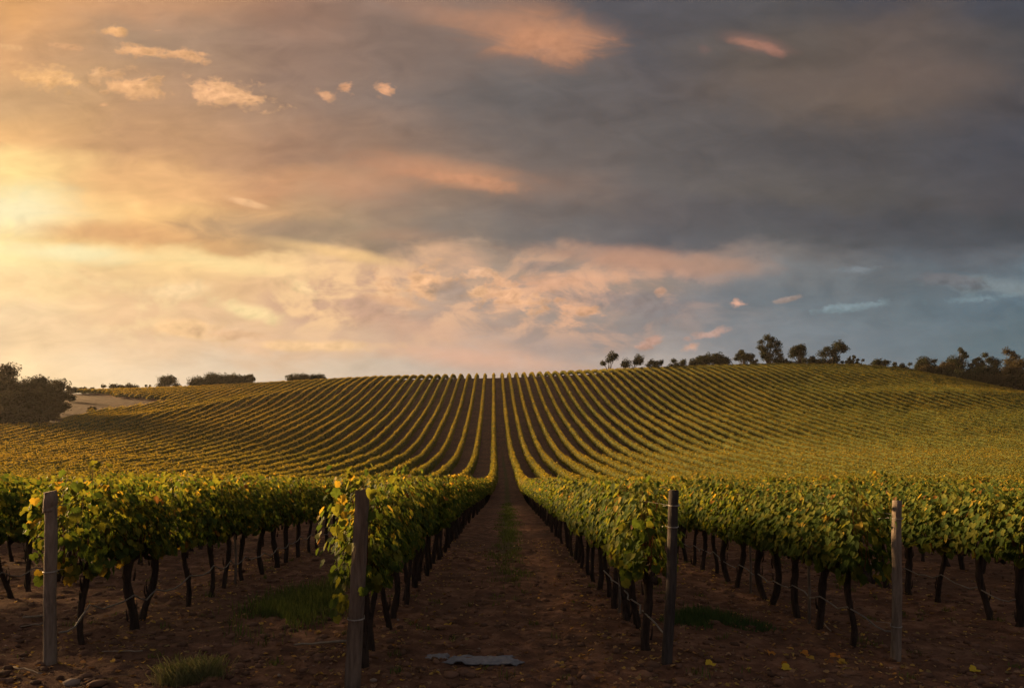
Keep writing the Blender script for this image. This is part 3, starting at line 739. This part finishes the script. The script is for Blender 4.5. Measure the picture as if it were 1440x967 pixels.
# ------------------------------------------------------------------ drip hoses and wires
HOSE = {1: 'grey drip hose strung low along the row behind the dark wired post',
        -2: 'sagging grey drip hose hung from trunk to trunk behind the pale collared post', 2: 'sagging grey drip hose hung from trunk to trunk behind the straight grey post',
        3: 'sagging grey drip hose along the next row outward from the straight grey post', -3: 'sagging grey drip hose along the next row outward from the pale collared post'}
for k, lb in HOSE.items():
    random.seed(400 + k); tp = sorted(trunk_pos[k], key=lambda q: q[2])[:5 if k == 1 else 28]; pts = []
    if k in POSTS:
        px_, py_ = POSTS[k][0], POSTS[k][1]; pts.append((px_ + .05, py_ + .06, ground_z(px_, py_) + (.30 if k != -1 else .2)))
    side = .05 if k > 0 else .055
    for (i, x, y, z) in tp:
        h = .42 + random.uniform(-.05, .05)
        if pts:
            p0 = pts[-1]
            for f in (.25, .5, .75): pts.append((p0[0] + (x + side - p0[0]) * f + random.uniform(-.012, .012), p0[1] + (y - p0[1]) * f, p0[2] + (z + h - p0[2]) * f - random.uniform(.05, .11) * 4 * f * (1 - f)))
        pts.append((x + side * (1 if k < 0 else -1), y, z + h))
    mb = MB(); mb.tube(pts, .0098, 6); tag(mb.build('drip_hose', [M_hose], None, True), lb, 'hose', 'drip hoses of the vine rows')
for k in (-2, -1, 1, 2):
    px_, py_, ln, h = POSTS[k]; z0 = ground_z(px_, py_)
    for zz in (h - .16,):
        pts = [(px_ + ln * .9, py_, z0 + zz)] + [(x, y, z + 1.62) for (i, x, y, z) in sorted(trunk_pos[k], key=lambda q: q[2])[1:24:3]]
        mb = MB(); mb.tube(pts, .002, 4); tag(mb.build('trellis_wire', [M_wire]), 'thin trellis wire running into the leaves from the top of ' + ROWTXT[k], 'wire', 'trellis wires of the vine rows')
random.seed(55)
SW = [(2, 1.5, 'between the second and third vine'), (2, 4.4, 'between the fifth and sixth vine'), (-2, 5.5, 'between the sixth and seventh vine'), (1, 2.5, 'between the third and fourth vine')]
for k, q, wtxt in SW:
    tp = sorted(trunk_pos[k], key=lambda r_: r_[2]); a_, b_ = tp[int(q)], tp[int(q) + 1]
    x, y = (a_[1] + b_[1]) / 2, (a_[2] + b_[2]) / 2; z = tz(x, y)
    mb = MB(); mb.tube([(0, 0, -.1), (.01, .01, .4), (-.01, .0, .8), (.015, .02, 1.25)], [.022, .02, .02, .018], 7, None, 0, True, .1)
    tag(mb.build('vine_stake', [M_post], None, True, (x, y, z)), 'thin grey wooden stake %s behind %s' % (wtxt, ROWTXT[k]), 'stake', 'thin stakes in the vine rows')

# ------------------------------------------------------------------ trees
TG = np.array([(.016, .023, .010), (.023, .030, .013), (.034, .034, .015), (.012, .017, .009)])
def make_tree(name, label, px, base_d, top, width, blobs, leaf=.42, dens=1.0, group=None, warm=0.0, base=None, bark=True):
    """a tree at depth base_d whose crown reaches row `top` of the photograph; blobs are (dx, height share, radius share) of the crown"""
    d = base_d; x = (px - VPX) / 1000 * d; zg = tz(x, d) - .1; ztop = CAM_Z + (HY - top) / 1000 * d
    H = ztop - zg; Wd = width / 1000 * d
    root = tag(empty(name, (x, d, zg)), label, 'bush' if 'bush' in name or 'hedge' in name else 'tree', group)
    Q, C = [], []; tm = MB()
    Hc = min(H, 1.30 * Wd + .8)
    if H > Hc * 1.1:                                  # lower growth down to the ground where the land falls away
        nb = max(2, int((H - Hc * .7) / (.34 * Wd)) + 1)
        for q_ in range(nb): blobs = blobs + [(random.uniform(-.18, .18), 1 - (H - (q_ + .3) * (H - Hc * .6) / nb) / Hc, .36)]
    for (bx, bh, br) in blobs:
        br = br * 1.12; r_ = br * Wd; cx = bx * Wd; cz = H - (1 - bh) * Hc; cyy = random.uniform(-.3, .3) * Wd * .6
        rz = r_ * random.uniform(.72, .92)
        n = int(max(40, 30 * (r_ ** 2) / (leaf ** 2) * dens))
        v = rng.normal(size=(n, 3)); v /= np.linalg.norm(v, axis=1, keepdims=True)
        rad = rng.uniform(.05, 1.05, n) ** .55
        lump = .60 + .85 * vnoise(v[:, 0] * 3.0 + bx * 9 + 7, v[:, 2] * 3.0 + v[:, 1] * 1.7 + bh * 5 + 3, int(abs(px)) % 97)
        Pp = np.stack([cx + v[:, 0] * r_ * rad * lump, cyy + v[:, 1] * r_ * rad * lump, cz + v[:, 2] * rz * rad * lump], 1)
        Pp[:, 2] = np.maximum(Pp[:, 2], .15)
        S = leaf * rng.uniform(.6, 1.35, n)
        Q.append(quads(Pp, v + rng.normal(size=(n, 3)) * .8 + np.array([0, 0, .3]), S, .8))
        ci = rng.choice(4, n, p=[.34, .34, .16, .16])
        cc = TG[ci] * (1 + .25 * (rng.random((n, 1)) - .5)); cc = cc * (1 - warm) + np.array([.11, .06, .03]) * warm
        C.append(cc)
        if bark and cz > 1.2:
            b0 = Vector((bx * Wd * .12, 0, H * .10)); p1 = Vector((cx * .45, cyy * .4, cz * .55)); p2 = Vector((cx * .95, cyy, cz))
            tm.tube([b0, b0.lerp(p1, .5) + Vector((.1, 0, 0)), p1, p1.lerp(p2, .6), p2], [Hc * .018 + .03, Hc * .014 + .03, Hc * .012 + .02, Hc * .008 + .02, .03], 6)
    if bark:
        tm.tube([(0, 0, -.4), (.05, 0, H * .12), (-.04, 0, H * .25), (0, 0, H * .42)], [Hc * .034 + .05, Hc * .026 + .04, Hc * .022 + .03, Hc * .012 + .02], 8)
        tm.build('trunk', [M_tree_bark], root, True)
    cr = bpy.data.objects.new('crown', quad_mesh('crown', np.concatenate(Q), np.concatenate(C), [M_tree_leaf])); link(cr, root)
    return root
def gen(style, n=6):
    B = []
    if style == 'round':
        B = [(0, .55, .22)]
        for i in range(n + 5):
            a_ = random.uniform(-.15, math.pi + .15); q_ = random.uniform(.5, 1.0); B.append((.36 * q_ * math.cos(a_), .52 + .36 * q_ * math.sin(a_), random.uniform(.09, .15)))
    if style == 'bush':
        B = [(random.uniform(-.36, .36), random.uniform(.25, .80), random.uniform(.11, .18)) for _ in range(n + 3)] + [(0, .42, .24)]
    if style == 'wide':
        B = [(-.42 + .84 * i / (n - 1), random.uniform(.42, .78), random.uniform(.09, .15)) for i in range(n)]
    if style == 'twin':
        B = [(-.22, .52, .20), (-.32, .42, .14), (.22, .72, .2), (.30, .62, .14), (.1, .55, .12)]
    if style == 'umbrella':
        B = [(-.2, .80, .17), (.05, .86, .2), (.28, .82, .17), (-.34, .72, .11), (.05, .66, .12)]
    if style == 'tall':
        B = [(-.05, .90, .15), (.14, .84, .14), (-.24, .78, .12), (.30, .70, .15), (-.30, .60, .14), (.05, .66, .17), (-.12, .50, .17), (.24, .48, .16), (.36, .36, .12), (0, .34, .18), (-.24, .34, .12), (.22, .22, .14)]
    return B
random.seed(5)
RG = 'trees along the ridge on the right'
TREES = [
 ('ridge_tree', 'small open tree with leafy heads on a thin trunk, leftmost on the right ridge', 856, 262, 495, 27, [(-.28, .50, .17), (.18, .78, .27), (.0, .60, .12), (.36, .84, .14)], RG),
 ('ridge_bush', 'low double headed bush just right of the small open tree', 889, 262, 499, 36, gen('twin'), RG),
 ('ridge_bush', 'small rounded bush between the double headed bush and the wide hedge bush', 921, 262, 504, 24, gen('bush', 5), RG),
 ('ridge_bush', 'small rounded bush just left of the wide hedge bush on the ridge', 952, 262, 504, 26, gen('bush', 5), RG),
 ('ridge_bush', 'wide low hedge-like bush with flat top on the ridge', 998, 262, 497, 52, gen('wide', 9) + gen('wide', 7), RG),
 ('ridge_tree', 'short rounded tree between the wide hedge bush and the tallest ridge tree', 1046, 262, 491, 32, gen('round', 6), RG),
 ('ridge_bush', 'tiny dark bush at the left foot of the tallest ridge tree', 1061, 262, 503, 16, gen('bush', 4), RG),
 ('ridge_tree', 'tallest tree on the ridge with a lumpy dark crown', 1081, 262, 470, 38, gen('tall'), RG),
 ('ridge_bush', 'low dark bush at the right foot of the tallest ridge tree', 1101, 262, 500, 20, gen('bush', 4), RG),
 ('ridge_tree', 'broad dark tree right of the tallest ridge tree', 1126, 264, 481, 36, gen('round', 8), RG),
 ('ridge_bush', 'cone shaped bush leaning against the broad dark ridge tree', 1144, 264, 494, 18, gen('bush', 4), RG),
 ('ridge_tree', 'flat topped ridge tree leaning right on a visible forked trunk', 1171, 264, 481, 38, [(-.35, .56, .17), (-.25, .72, .12), (.15, .80, .24), (.36, .74, .16), (0, .6, .18), (.1, .4, .16)], RG),
 ('ridge_bush', 'flat dark bush under the flat topped leaning tree', 1183, 264, 503, 26, gen('wide', 5), RG),
 ('ridge_bush', 'upright little bush right of the flat topped leaning tree', 1197, 264, 496, 14, gen('bush', 4), RG),
 ('ridge_bush', 'last tiny bush before the gap in the ridge trees', 1208, 264, 502, 14, gen('bush', 3), RG),
 ('ridge_bush', 'rounded bush just after the gap in the ridge trees', 1239, 266, 500, 30, gen('bush', 6), RG),
 ('ridge_bush', 'left one of two touching round bushes on the falling ridge', 1263, 268, 502, 24, gen('bush', 5), RG),
 ('ridge_bush', 'right one of two touching round bushes on the falling ridge', 1276, 270, 503, 24, gen('bush', 5), RG),
 ('ridge_tree', 'low broad tree where the ridge starts to fall to the right', 1302, 272, 498, 40, gen('round', 7), RG),
 ('ridge_tree', 'brownish round tree left of the spiky topped tree', 1330, 276, 499, 30, gen('round', 6), RG),
 ('ridge_tree', 'spiky topped tree standing above the right hand woodland', 1348, 280, 487, 32, [(-.15, .55, .26), (.15, .84, .1), (.0, .88, .09), (.28, .78, .1), (.2, .68, .14), (.36, .68, .08), (.1, .45, .26), (.12, .96, .05)], RG),
 ('ridge_tree', 'bushy tree just right of the spiky topped tree', 1373, 280, 498, 32, gen('round', 7), RG),
 ('ridge_tree', 'open branched tree with a small round head above the thicket', 1393, 280, 496, 30, [(-.3, .92, .14), (-.1, .74, .2), (.15, .66, .22), (.36, .6, .15), (0, .45, .28)], RG),
 ('ridge_tree', 'thin tree with a small high tuft above the brown tree', 1419, 282, 491, 28, [(-.1, .93, .17), (.1, .84, .16), (.3, .72, .2), (0, .55, .22)], RG),
 ('ridge_tree', 'large brown leaved tree at the right end of the woodland', 1428, 268, 503, 62, gen('round', 10), RG),
 ('ridge_bush', 'dark understorey thicket below the spiky topped tree', 1352, 262, 521, 60, gen('wide', 9) + gen('wide', 7), RG),
 ('ridge_bush', 'low dark thicket joining the low broad tree and the brownish round tree', 1317, 266, 506, 44, gen('wide', 8) + gen('wide', 7), RG),
 ('ridge_bush', 'dark thicket behind the trunk of the bushy tree right of the spiky tree', 1374, 274, 507, 50, gen('wide', 8) + gen('wide', 7), RG),
 ('ridge_bush', 'dark thicket filling in under the thin tree with a high tuft', 1408, 272, 508, 46, gen('wide', 8) + gen('wide', 7), RG),
 ('ridge_bush', 'dark thicket at the right end of the woodland under the large brown leaved tree', 1438, 262, 518, 44, gen('wide', 8) + gen('wide', 8), RG),
 ('ridge_bush', 'low scrub on the ridge joining the broad dark tree and the leaning tree', 1152, 266, 502, 44, gen('wide', 8), RG),
 ('ridge_bush', 'low scrub on the ridge between the tallest tree and the broad dark tree', 1108, 266, 503, 34, gen('wide', 7), RG),
 ('ridge_bush', 'dark understorey thicket left of the large brown leaved tree', 1388, 262, 524, 56, gen('wide', 8) + gen('wide', 8), RG),
]
for nm, lb, px, d, top, wd, bl, gr in TREES:
    make_tree(nm, lb, px, d, top, wd, bl, .40, 1.0, gr, warm=.22 if 'brown' in lb else 0.0)
LG = 'trees along the skyline on the left'
for nm, lb, px, d, top, wd, bl in [
 ('skyline_tree', 'lone rounded tree standing clear on the left skyline', 236, 262, 528, 33, [(-.2, .70, .24), (.12, .76, .25), (.0, .6, .25), (-.32, .35, .17), (.34, .38, .15)]),
 ('skyline_hedge', 'long dark hedge of shrubs on the left skyline', 308, 262, 529, 76, gen('wide', 13) + gen('wide', 11)),
 ('skyline_tree', 'round tree at the right end of the long skyline hedge', 351, 262, 525, 24, gen('round', 6)),
 ('skyline_hedge', 'short low hedge left of the vine rows crest', 432, 262, 527, 50, gen('wide', 10) + gen('wide', 8)),
 ('skyline_bush', 'pair of low rounded shrubs left of the lone skyline tree', 176, 262, 539, 36, gen('wide', 6) + gen('wide', 5)),
 ('skyline_bush', 'small pointed shrub just left of the lone skyline tree', 209, 262, 539, 12, gen('bush', 3)),
 ('skyline_bush', 'low scrubby shrub on the skyline near the left woodland', 118, 258, 543, 26, gen('wide', 6)),
 ('skyline_bush', 'thin scrub on the skyline right of the left woodland', 100, 250, 542, 20, gen('bush', 4)),
 ('skyline_bush', 'tiny sapling with a flat head on the left skyline', 145, 260, 541, 8, [(0, .85, .4)]),
]:
    make_tree(nm, lb, px, d, top, wd, bl, .36, 1.0, LG)
WG = 'trees of the woodland at the left edge'
for nm, lb, px, d, top, wd, bl in [
 ('woodland_tree', 'tall tree with a small round head rising above the left woodland', 12, 186, 518, 34, [(0, .93, .32), (-.05, .70, .3), (.1, .5, .4)]),
 ('woodland_tree', 'large brown green tree filling the left edge', 2, 178, 530, 60, gen('round', 10) + gen('bush', 6)),
 ('woodland_tree', 'broad crowned tree at the right side of the left woodland', 56, 186, 528, 60, gen('round', 9) + [(.36, .8, .13), (.42, .6, .1), (-.3, .8, .15)]),
 ('woodland_tree', 'thin edge tree with open hanging branches right of the broad crowned tree', 76, 190, 534, 22, [(.1, .88, .2), (.3, .7, .2), (-.1, .6, .3), (.25, .4, .25)]),
 ('woodland_tree', 'shorter round tree in front of the left woodland', 34, 172, 548, 62, gen('bush', 9) + gen('bush', 6)),
 ('woodland_tree', 'dark bushy tree between the large brown green tree and the broad crowned tree', 28, 182, 538, 60, gen('bush', 10) + gen('bush', 8)),
 ('woodland_bush', 'dark bush at the right foot of the left woodland', 55, 168, 572, 26, gen('bush', 6)),
 ('woodland_bush', 'dark bush at the left foot of the left woodland', 10, 166, 566, 40, gen('bush', 7)),
 ('woodland_bush', 'scrubby shrub low on the dry strip right of the left woodland', 128, 205, 571, 12, gen('bush', 4)),
 ('woodland_bush', 'wide low shrub where the dry strip meets the left woodland', 84, 200, 562, 24, gen('wide', 6)),
 ('woodland_bush', 'low shrub standing alone on the dry strip beside the left woodland', 98, 225, 553, 14, gen('bush', 4)),
]:
    make_tree(nm, lb, px, d, top, wd * 1.15, bl + [(random.uniform(-.3, .3), random.uniform(.2, .6), .2) for _ in range(3)], .40, 1.1, WG, warm=.18)

# ------------------------------------------------------------------ ground cover
random.seed(12)
def spot(px, py):
    """the point of the ground seen at a pixel of the photograph, for placing things"""
    d = 1000 * CAM_Z / (py - HY)
    for _ in range(12):
        x = (px - VPX) / 1000 * d; d = 1000 * (CAM_Z - ground_z(x, d)) / (py - HY)
    return x, d, ground_z(x, d)
def blades(cx, cy_, rx, ry, n, h, cols, wdt=.006, lean=.5):
    th = rng.random(n) * 6.283; r_ = np.sqrt(rng.random(n)) * np.clip(rng.normal(.85, .22, n), .2, 1.4)
    X = cx + np.cos(th) * r_ * rx; Y = cy_ + np.sin(th) * r_ * ry
    keep = fbm(X * 2.2, Y * 2.2, 61, 3) > .42; X, Y = X[keep], Y[keep]; n = len(X)
    if n == 0: return np.zeros((0, 4, 3)), np.zeros((0, 3))
    Z = np.array([ground_z(a_, b_) for a_, b_ in zip(X, Y)]) - .01
    hh = h * rng.uniform(.4, 1.25, n); an = rng.random(n) * 6.283; dx, dy = np.cos(an), np.sin(an); ln = lean * hh * rng.random(n)
    wd = wdt * rng.uniform(.7, 1.4, n)
    b0 = np.stack([X - dy * wd, Y + dx * wd, Z], 1); b1 = np.stack([X + dy * wd, Y - dx * wd, Z], 1)
    m1 = np.stack([X + dx * ln * .9 + dy * wd * .4, Y + dy * ln * .9 - dx * wd * .4, Z + hh], 1); m0 = np.stack([X + dx * ln + 0 * wd, Y + dy * ln, Z + hh * 1.02], 1)
    c = np.array(cols)[rng.integers(0, len(cols), n)] * (1 + .3 * (rng.random((n, 1)) - .5))
    return np.stack([b0, b1, m1, m0], 1), c
GC = [(.070, .105, .034), (.10, .13, .042), (.055, .08, .028)]
gv, gc = [], []
for args in [(-2.85, 10.2, .75, 1.8, 5200, .15, GC), (-2.5, 12.6, .5, 1.2, 1400, .10, GC), (2.7, 9.6, .62, .62, 2600, .10, [(.045, .085, .035), (.06, .10, .036)]), (3.2, 9.3, .4, .3, 600, .07, [(.045, .085, .035)])]:
    q, c = blades(*args); gv.append(q); gc.append(c)
for i in range(40):
    y = 12.5 + i * 1.0; n = int(330 * max(.25, 1 - i / 55)); q, c = blades(.1 + float(curve(y)) + random.uniform(-.15, .2), y, .42, .8, n, .085, GC, .006 + .0002 * i); gv.append(q); gc.append(c)
for i in range(170):
    x, y = random.uniform(-7, 7), random.uniform(6.5, 17); q, c = blades(x, y, .10, .10, random.randint(10, 40), random.uniform(.04, .09), GC + [(.09, .075, .03)]); gv.append(q); gc.append(c)
o = bpy.data.objects.new('grass', quad_mesh('grass', np.concatenate(gv), np.concatenate(gc), [M_grass])); link(o); tag(o, 'low green grass growing in patches on the soil between the vine rows', 'grass', kind='stuff')
x, y, z = spot(268, 955)
q, c = blades(x, y, .30, .20, 2000, .16, [(.15, .16, .08), (.20, .19, .10), (.11, .13, .06)], .0028, .9)
o = bpy.data.objects.new('grass_tuft', quad_mesh('grass_tuft', q, c, [M_grass])); link(o); tag(o, 'pale dry grass tuft in front between the pale collared post and the leaning post', 'grass tuft')

# clods, gravel and leaf litter
def rock(mb, p, r_, color, flat=.6):
    t_ = (1 + 5 ** .5) / 2
    vs = [(-1, t_, 0), (1, t_, 0), (-1, -t_, 0), (1, -t_, 0), (0, -1, t_), (0, 1, t_), (0, -1, -t_), (0, 1, -t_), (t_, 0, -1), (t_, 0, 1), (-t_, 0, -1), (-t_, 0, 1)]
    fs = [(0, 11, 5), (0, 5, 1), (0, 1, 7), (0, 7, 10), (0, 10, 11), (1, 5, 9), (5, 11, 4), (11, 10, 2), (10, 7, 6), (7, 1, 8), (3, 9, 4), (3, 4, 2), (3, 2, 6), (3, 6, 8), (3, 8, 9), (4, 9, 5), (2, 4, 11), (6, 2, 10), (8, 6, 7), (9, 8, 1)]
    an = random.random() * 6.28; ca_, sa_ = math.cos(an), math.sin(an); sx, sy = random.uniform(.7, 1.4), random.uniform(.7, 1.3)
    out_ = []
    for (a_, b_, c_) in vs:
        j = r_ / 1.9 * random.uniform(.75, 1.25); a2, b2, c2 = a_ * j * sx, b_ * j * sy, c_ * j * flat
        out_.append((p[0] + a2 * ca_ - b2 * sa_, p[1] + a2 * sa_ + b2 * ca_, p[2] + c2))
    mb.add(out_, [list(f) for f in fs], color)
mb = MB()
for i in range(6500):
    y = 6.0 + 12 * random.random() ** 1.7; x = random.uniform(-.78, .78) * y
    r_ = .008 + .060 * random.random() ** 4.5
    s_ = random.uniform(.6, 1.25); cc = (.105 * s_, .060 * s_, .042 * s_) if random.random() < .86 or r_ > .018 else (.24 * s_, .185 * s_, .15 * s_)
    rock(mb, (x, y, ground_z(x, y) + r_ * .1), r_, cc)
o = mb.build('soil_clods', [M_tint], None, True); tag(o, 'loose crumbs and clods of red brown soil on the ground', 'soil clods', kind='stuff')
mb = MB()
LC = [(.26, .16, .09), (.17, .10, .06), (.34, .24, .13), (.12, .07, .045), (.40, .29, .09), (.21, .17, .09), (.30, .21, .15)]
for i in range(5200):
    y = 6.2 + 14 * random.random() ** 1.6
    if random.random() < .5: k = random.choice((-2, -1, 1, 2, 3)); x = rows[k] + random.gauss(0, .5)
    else: x = random.uniform(-.76, .76) * y
    add_leaf(mb, (x, y, ground_z(x, y) + .012), (random.gauss(0, .35), random.gauss(0, .35), 1), random.uniform(.02, .062), random.choice(LC), 0, .3)
for i in range(500):
    y = 6.2 + 9 * random.random() ** 1.5; x = random.uniform(-.76, .76) * y; z = ground_z(x, y) + .008; an = random.random() * 6.28; L_ = random.uniform(.05, .22)
    mb.tube([(x, y, z), (x + math.cos(an) * L_ * .5, y + math.sin(an) * L_ * .5, z + .012), (x + math.cos(an) * L_, y + math.sin(an) * L_, z)], .003, 4, random.choice(((.13, .09, .06), (.08, .05, .035), (.2, .16, .11))))
o = mb.build('leaf_litter', [M_leaf]); tag(o, 'fallen brown vine leaves and twig bits scattered over the soil', 'leaf litter', kind='stuff')

FALL = [((1080, 920), 'orange', 'fallen leaf left of the other orange leaves between the dark and grey posts'), ((1136, 921), 'orange', 'upper fallen leaf of the pair midway between the dark and grey posts'), ((1137, 925), 'gold', 'lower fallen leaf of the pair midway between the dark and grey posts'),
        ((1100, 931), 'orange', 'lone orange fallen leaf between the pair and the single left leaf'), ((1110, 940), 'bright yellow', 'small bright yellow fallen leaf below the orange leaves left of the grey post'),
        ((1163, 931), 'brown', 'left fallen leaf of the three lying left of the grey post'), ((1177, 923), 'orange', 'upper fallen leaf of the three lying left of the grey post'), ((1177, 930), 'gold', 'lower fallen leaf of the three lying left of the grey post'),
        ((1002, 934), 'bright yellow', 'fallen leaf on the soil just right of the dark wired post'), ((1370, 942), 'bright yellow', 'fallen leaf alone on the soil right of the grey post'),
        ((632, 874), 'gold', 'fallen leaf on the aisle soil right of the leaning split post'), ((788, 935), 'tan', 'flat fallen leaf on the aisle soil left of the dark wired post'), ((995, 876), 'tan', 'fallen leaf beside the dark green grass right of the dark post'),
        ((867, 909), 'tan', 'fallen leaf at the left foot of the dark post row'), ((898, 931), 'tan', 'fallen leaf lying close left of the dark wired post base'), ((583, 875), 'brown', 'curled fallen leaf at the right foot of the leaning post row')]
FC = {'orange': (.42, .20, .05), 'gold': (.42, .29, .06), 'bright yellow': (.60, .48, .06), 'brown': (.2, .10, .05), 'tan': (.30, .20, .11)}
for (pxy, cn, lb) in FALL:
    x, y, z = spot(*pxy); mb = MB(); add_leaf(mb, (0, 0, .015), (random.gauss(0, .3), -.45, 1), random.uniform(.085, .115), FC[cn], 0, .35)
    tag(mb.build('fallen_leaf', [M_leaf], None, False, (x, y, z)), cn + ' ' + lb, 'leaf', 'fallen leaves on the soil')
def stick(a_, b_, r_, label, m=M_stick):
    xa, ya, za = spot(*a_); xb, yb, zb = spot(*b_); mb = MB(); n = 7
    pts = [((xb - xa) * f + random.uniform(-.008, .008), (yb - ya) * f + random.uniform(-.01, .01), (zb - za) * f + .025 + r_ + random.uniform(-.006, .006)) for f in np.linspace(0, 1, n)]
    mb.tube(pts, [r_ * (1.1 - .5 * i / n) for i in range(n)], 7, None, 0, True, .12)
    tag(mb.build('stick', [m], None, True, (xa, ya, za)), label, 'stick', 'sticks lying on the soil')
stick((487, 906), (412, 911), .016, 'pale bleached stick lying left of the leaning split post')
stick((64, 867), (32, 873), .018, 'thicker pale stick on the soil left of the pale collared post')
stick((60, 880), (28, 885), .010, 'thin pale stick just below the thicker one by the pale collared post')
stick((20, 942), (60, 951), .008, 'dark thin twig on the soil below the pale collared post')
stick((200, 919), (142, 919), .007, 'thin straight twig at the foot of the leaning trunk on the left')
stick((1150, 872), (1168, 890), .009, 'short broken cane leaning on the soil left of the grey post')
def slab(a_, L_, Wd_, label, seed, rz):
    random.seed(seed); x, y, z = spot(*a_); mb = MB(); nu, nv = 22, 9; vs = []
    for side in (0, 1):
        for i in range(nu + 1):
            for j in range(nv + 1):
                f, g_ = i / nu - .5, j / nv - .5
                taper = 1 - .55 * max(0, -f * 2) ** 1.5
                ex = L_ * f * (1 + .10 * math.sin(7 * g_ + seed) + .08 * math.sin(17 * g_ + 2 * seed)); ey = Wd_ * g_ * taper * (1 + .22 * math.sin(9 * f + seed) + .12 * math.sin(23 * f)) + .05 * L_ * math.sin(5 * f + seed)
                hz = .022 + .075 * (float(fbm(ex * 7 + seed, ey * 16, seed, 3)) - .3) - (.010 if side == 0 else 0) - .02 * (abs(f) > .45) - .012 * (abs(g_) > .4)
                vs.append((ex, ey, hz))
    N1 = (nu + 1) * (nv + 1); idn = lambda s_, i, j: s_ * N1 + i * (nv + 1) + j; fs = []
    for i in range(nu):
        for j in range(nv):
            fs.append([idn(1, i, j), idn(1, i + 1, j), idn(1, i + 1, j + 1), idn(1, i, j + 1)]); fs.append([idn(0, i, j), idn(0, i, j + 1), idn(0, i + 1, j + 1), idn(0, i + 1, j)])
    for i in range(nu):
        fs.append([idn(0, i, 0), idn(0, i + 1, 0), idn(1, i + 1, 0), idn(1, i, 0)]); fs.append([idn(0, i + 1, nv), idn(0, i, nv), idn(1, i, nv), idn(1, i + 1, nv)])
    for j in range(nv):
        fs.append([idn(0, 0, j + 1), idn(0, 0, j), idn(1, 0, j), idn(1, 0, j + 1)]); fs.append([idn(0, nu, j), idn(0, nu, j + 1), idn(1, nu, j + 1), idn(1, nu, j)])
    mb.add(vs, fs); o = mb.build('rock_slab', [M_slab], None, False, (x, y, z)); o.rotation_euler = (0, 0, rz)
    tag(o, label, 'rock slab')
slab((678, 931), .74, .30, 'larger flat bluish grey slab lying on the soil of the aisle', 3, R(6))
slab((614, 925), .24, .16, 'smaller flat grey slab just left of the larger one in the aisle', 5, R(-4))
STN = [((100, 962), .07, 'pale rounded stone at the bottom edge below the pale collared post'), ((560, 872), .03, 'small tan stone at the right of the leaning post row'), ((525, 957), .035, 'reddish stone right of the foot of the leaning split post'),
       ((392, 950), .03, 'small pale stone on bare soil left of the leaning split post'), ((830, 920), .025, 'small pale stone in the aisle left of the dark post'), ((1255, 940), .03, 'stone on the soil just below the grey post')]
for pxy, r_, lb in STN:
    x, y, z = spot(*pxy); mb = MB(); rock(mb, (0, 0, r_ * .25), r_, (.2, .16, .14), .55); o = mb.build('stone', [M_tint], None, True, (x, y, z)); tag(o, lb, 'stone', 'stones on the soil')


build_haze()
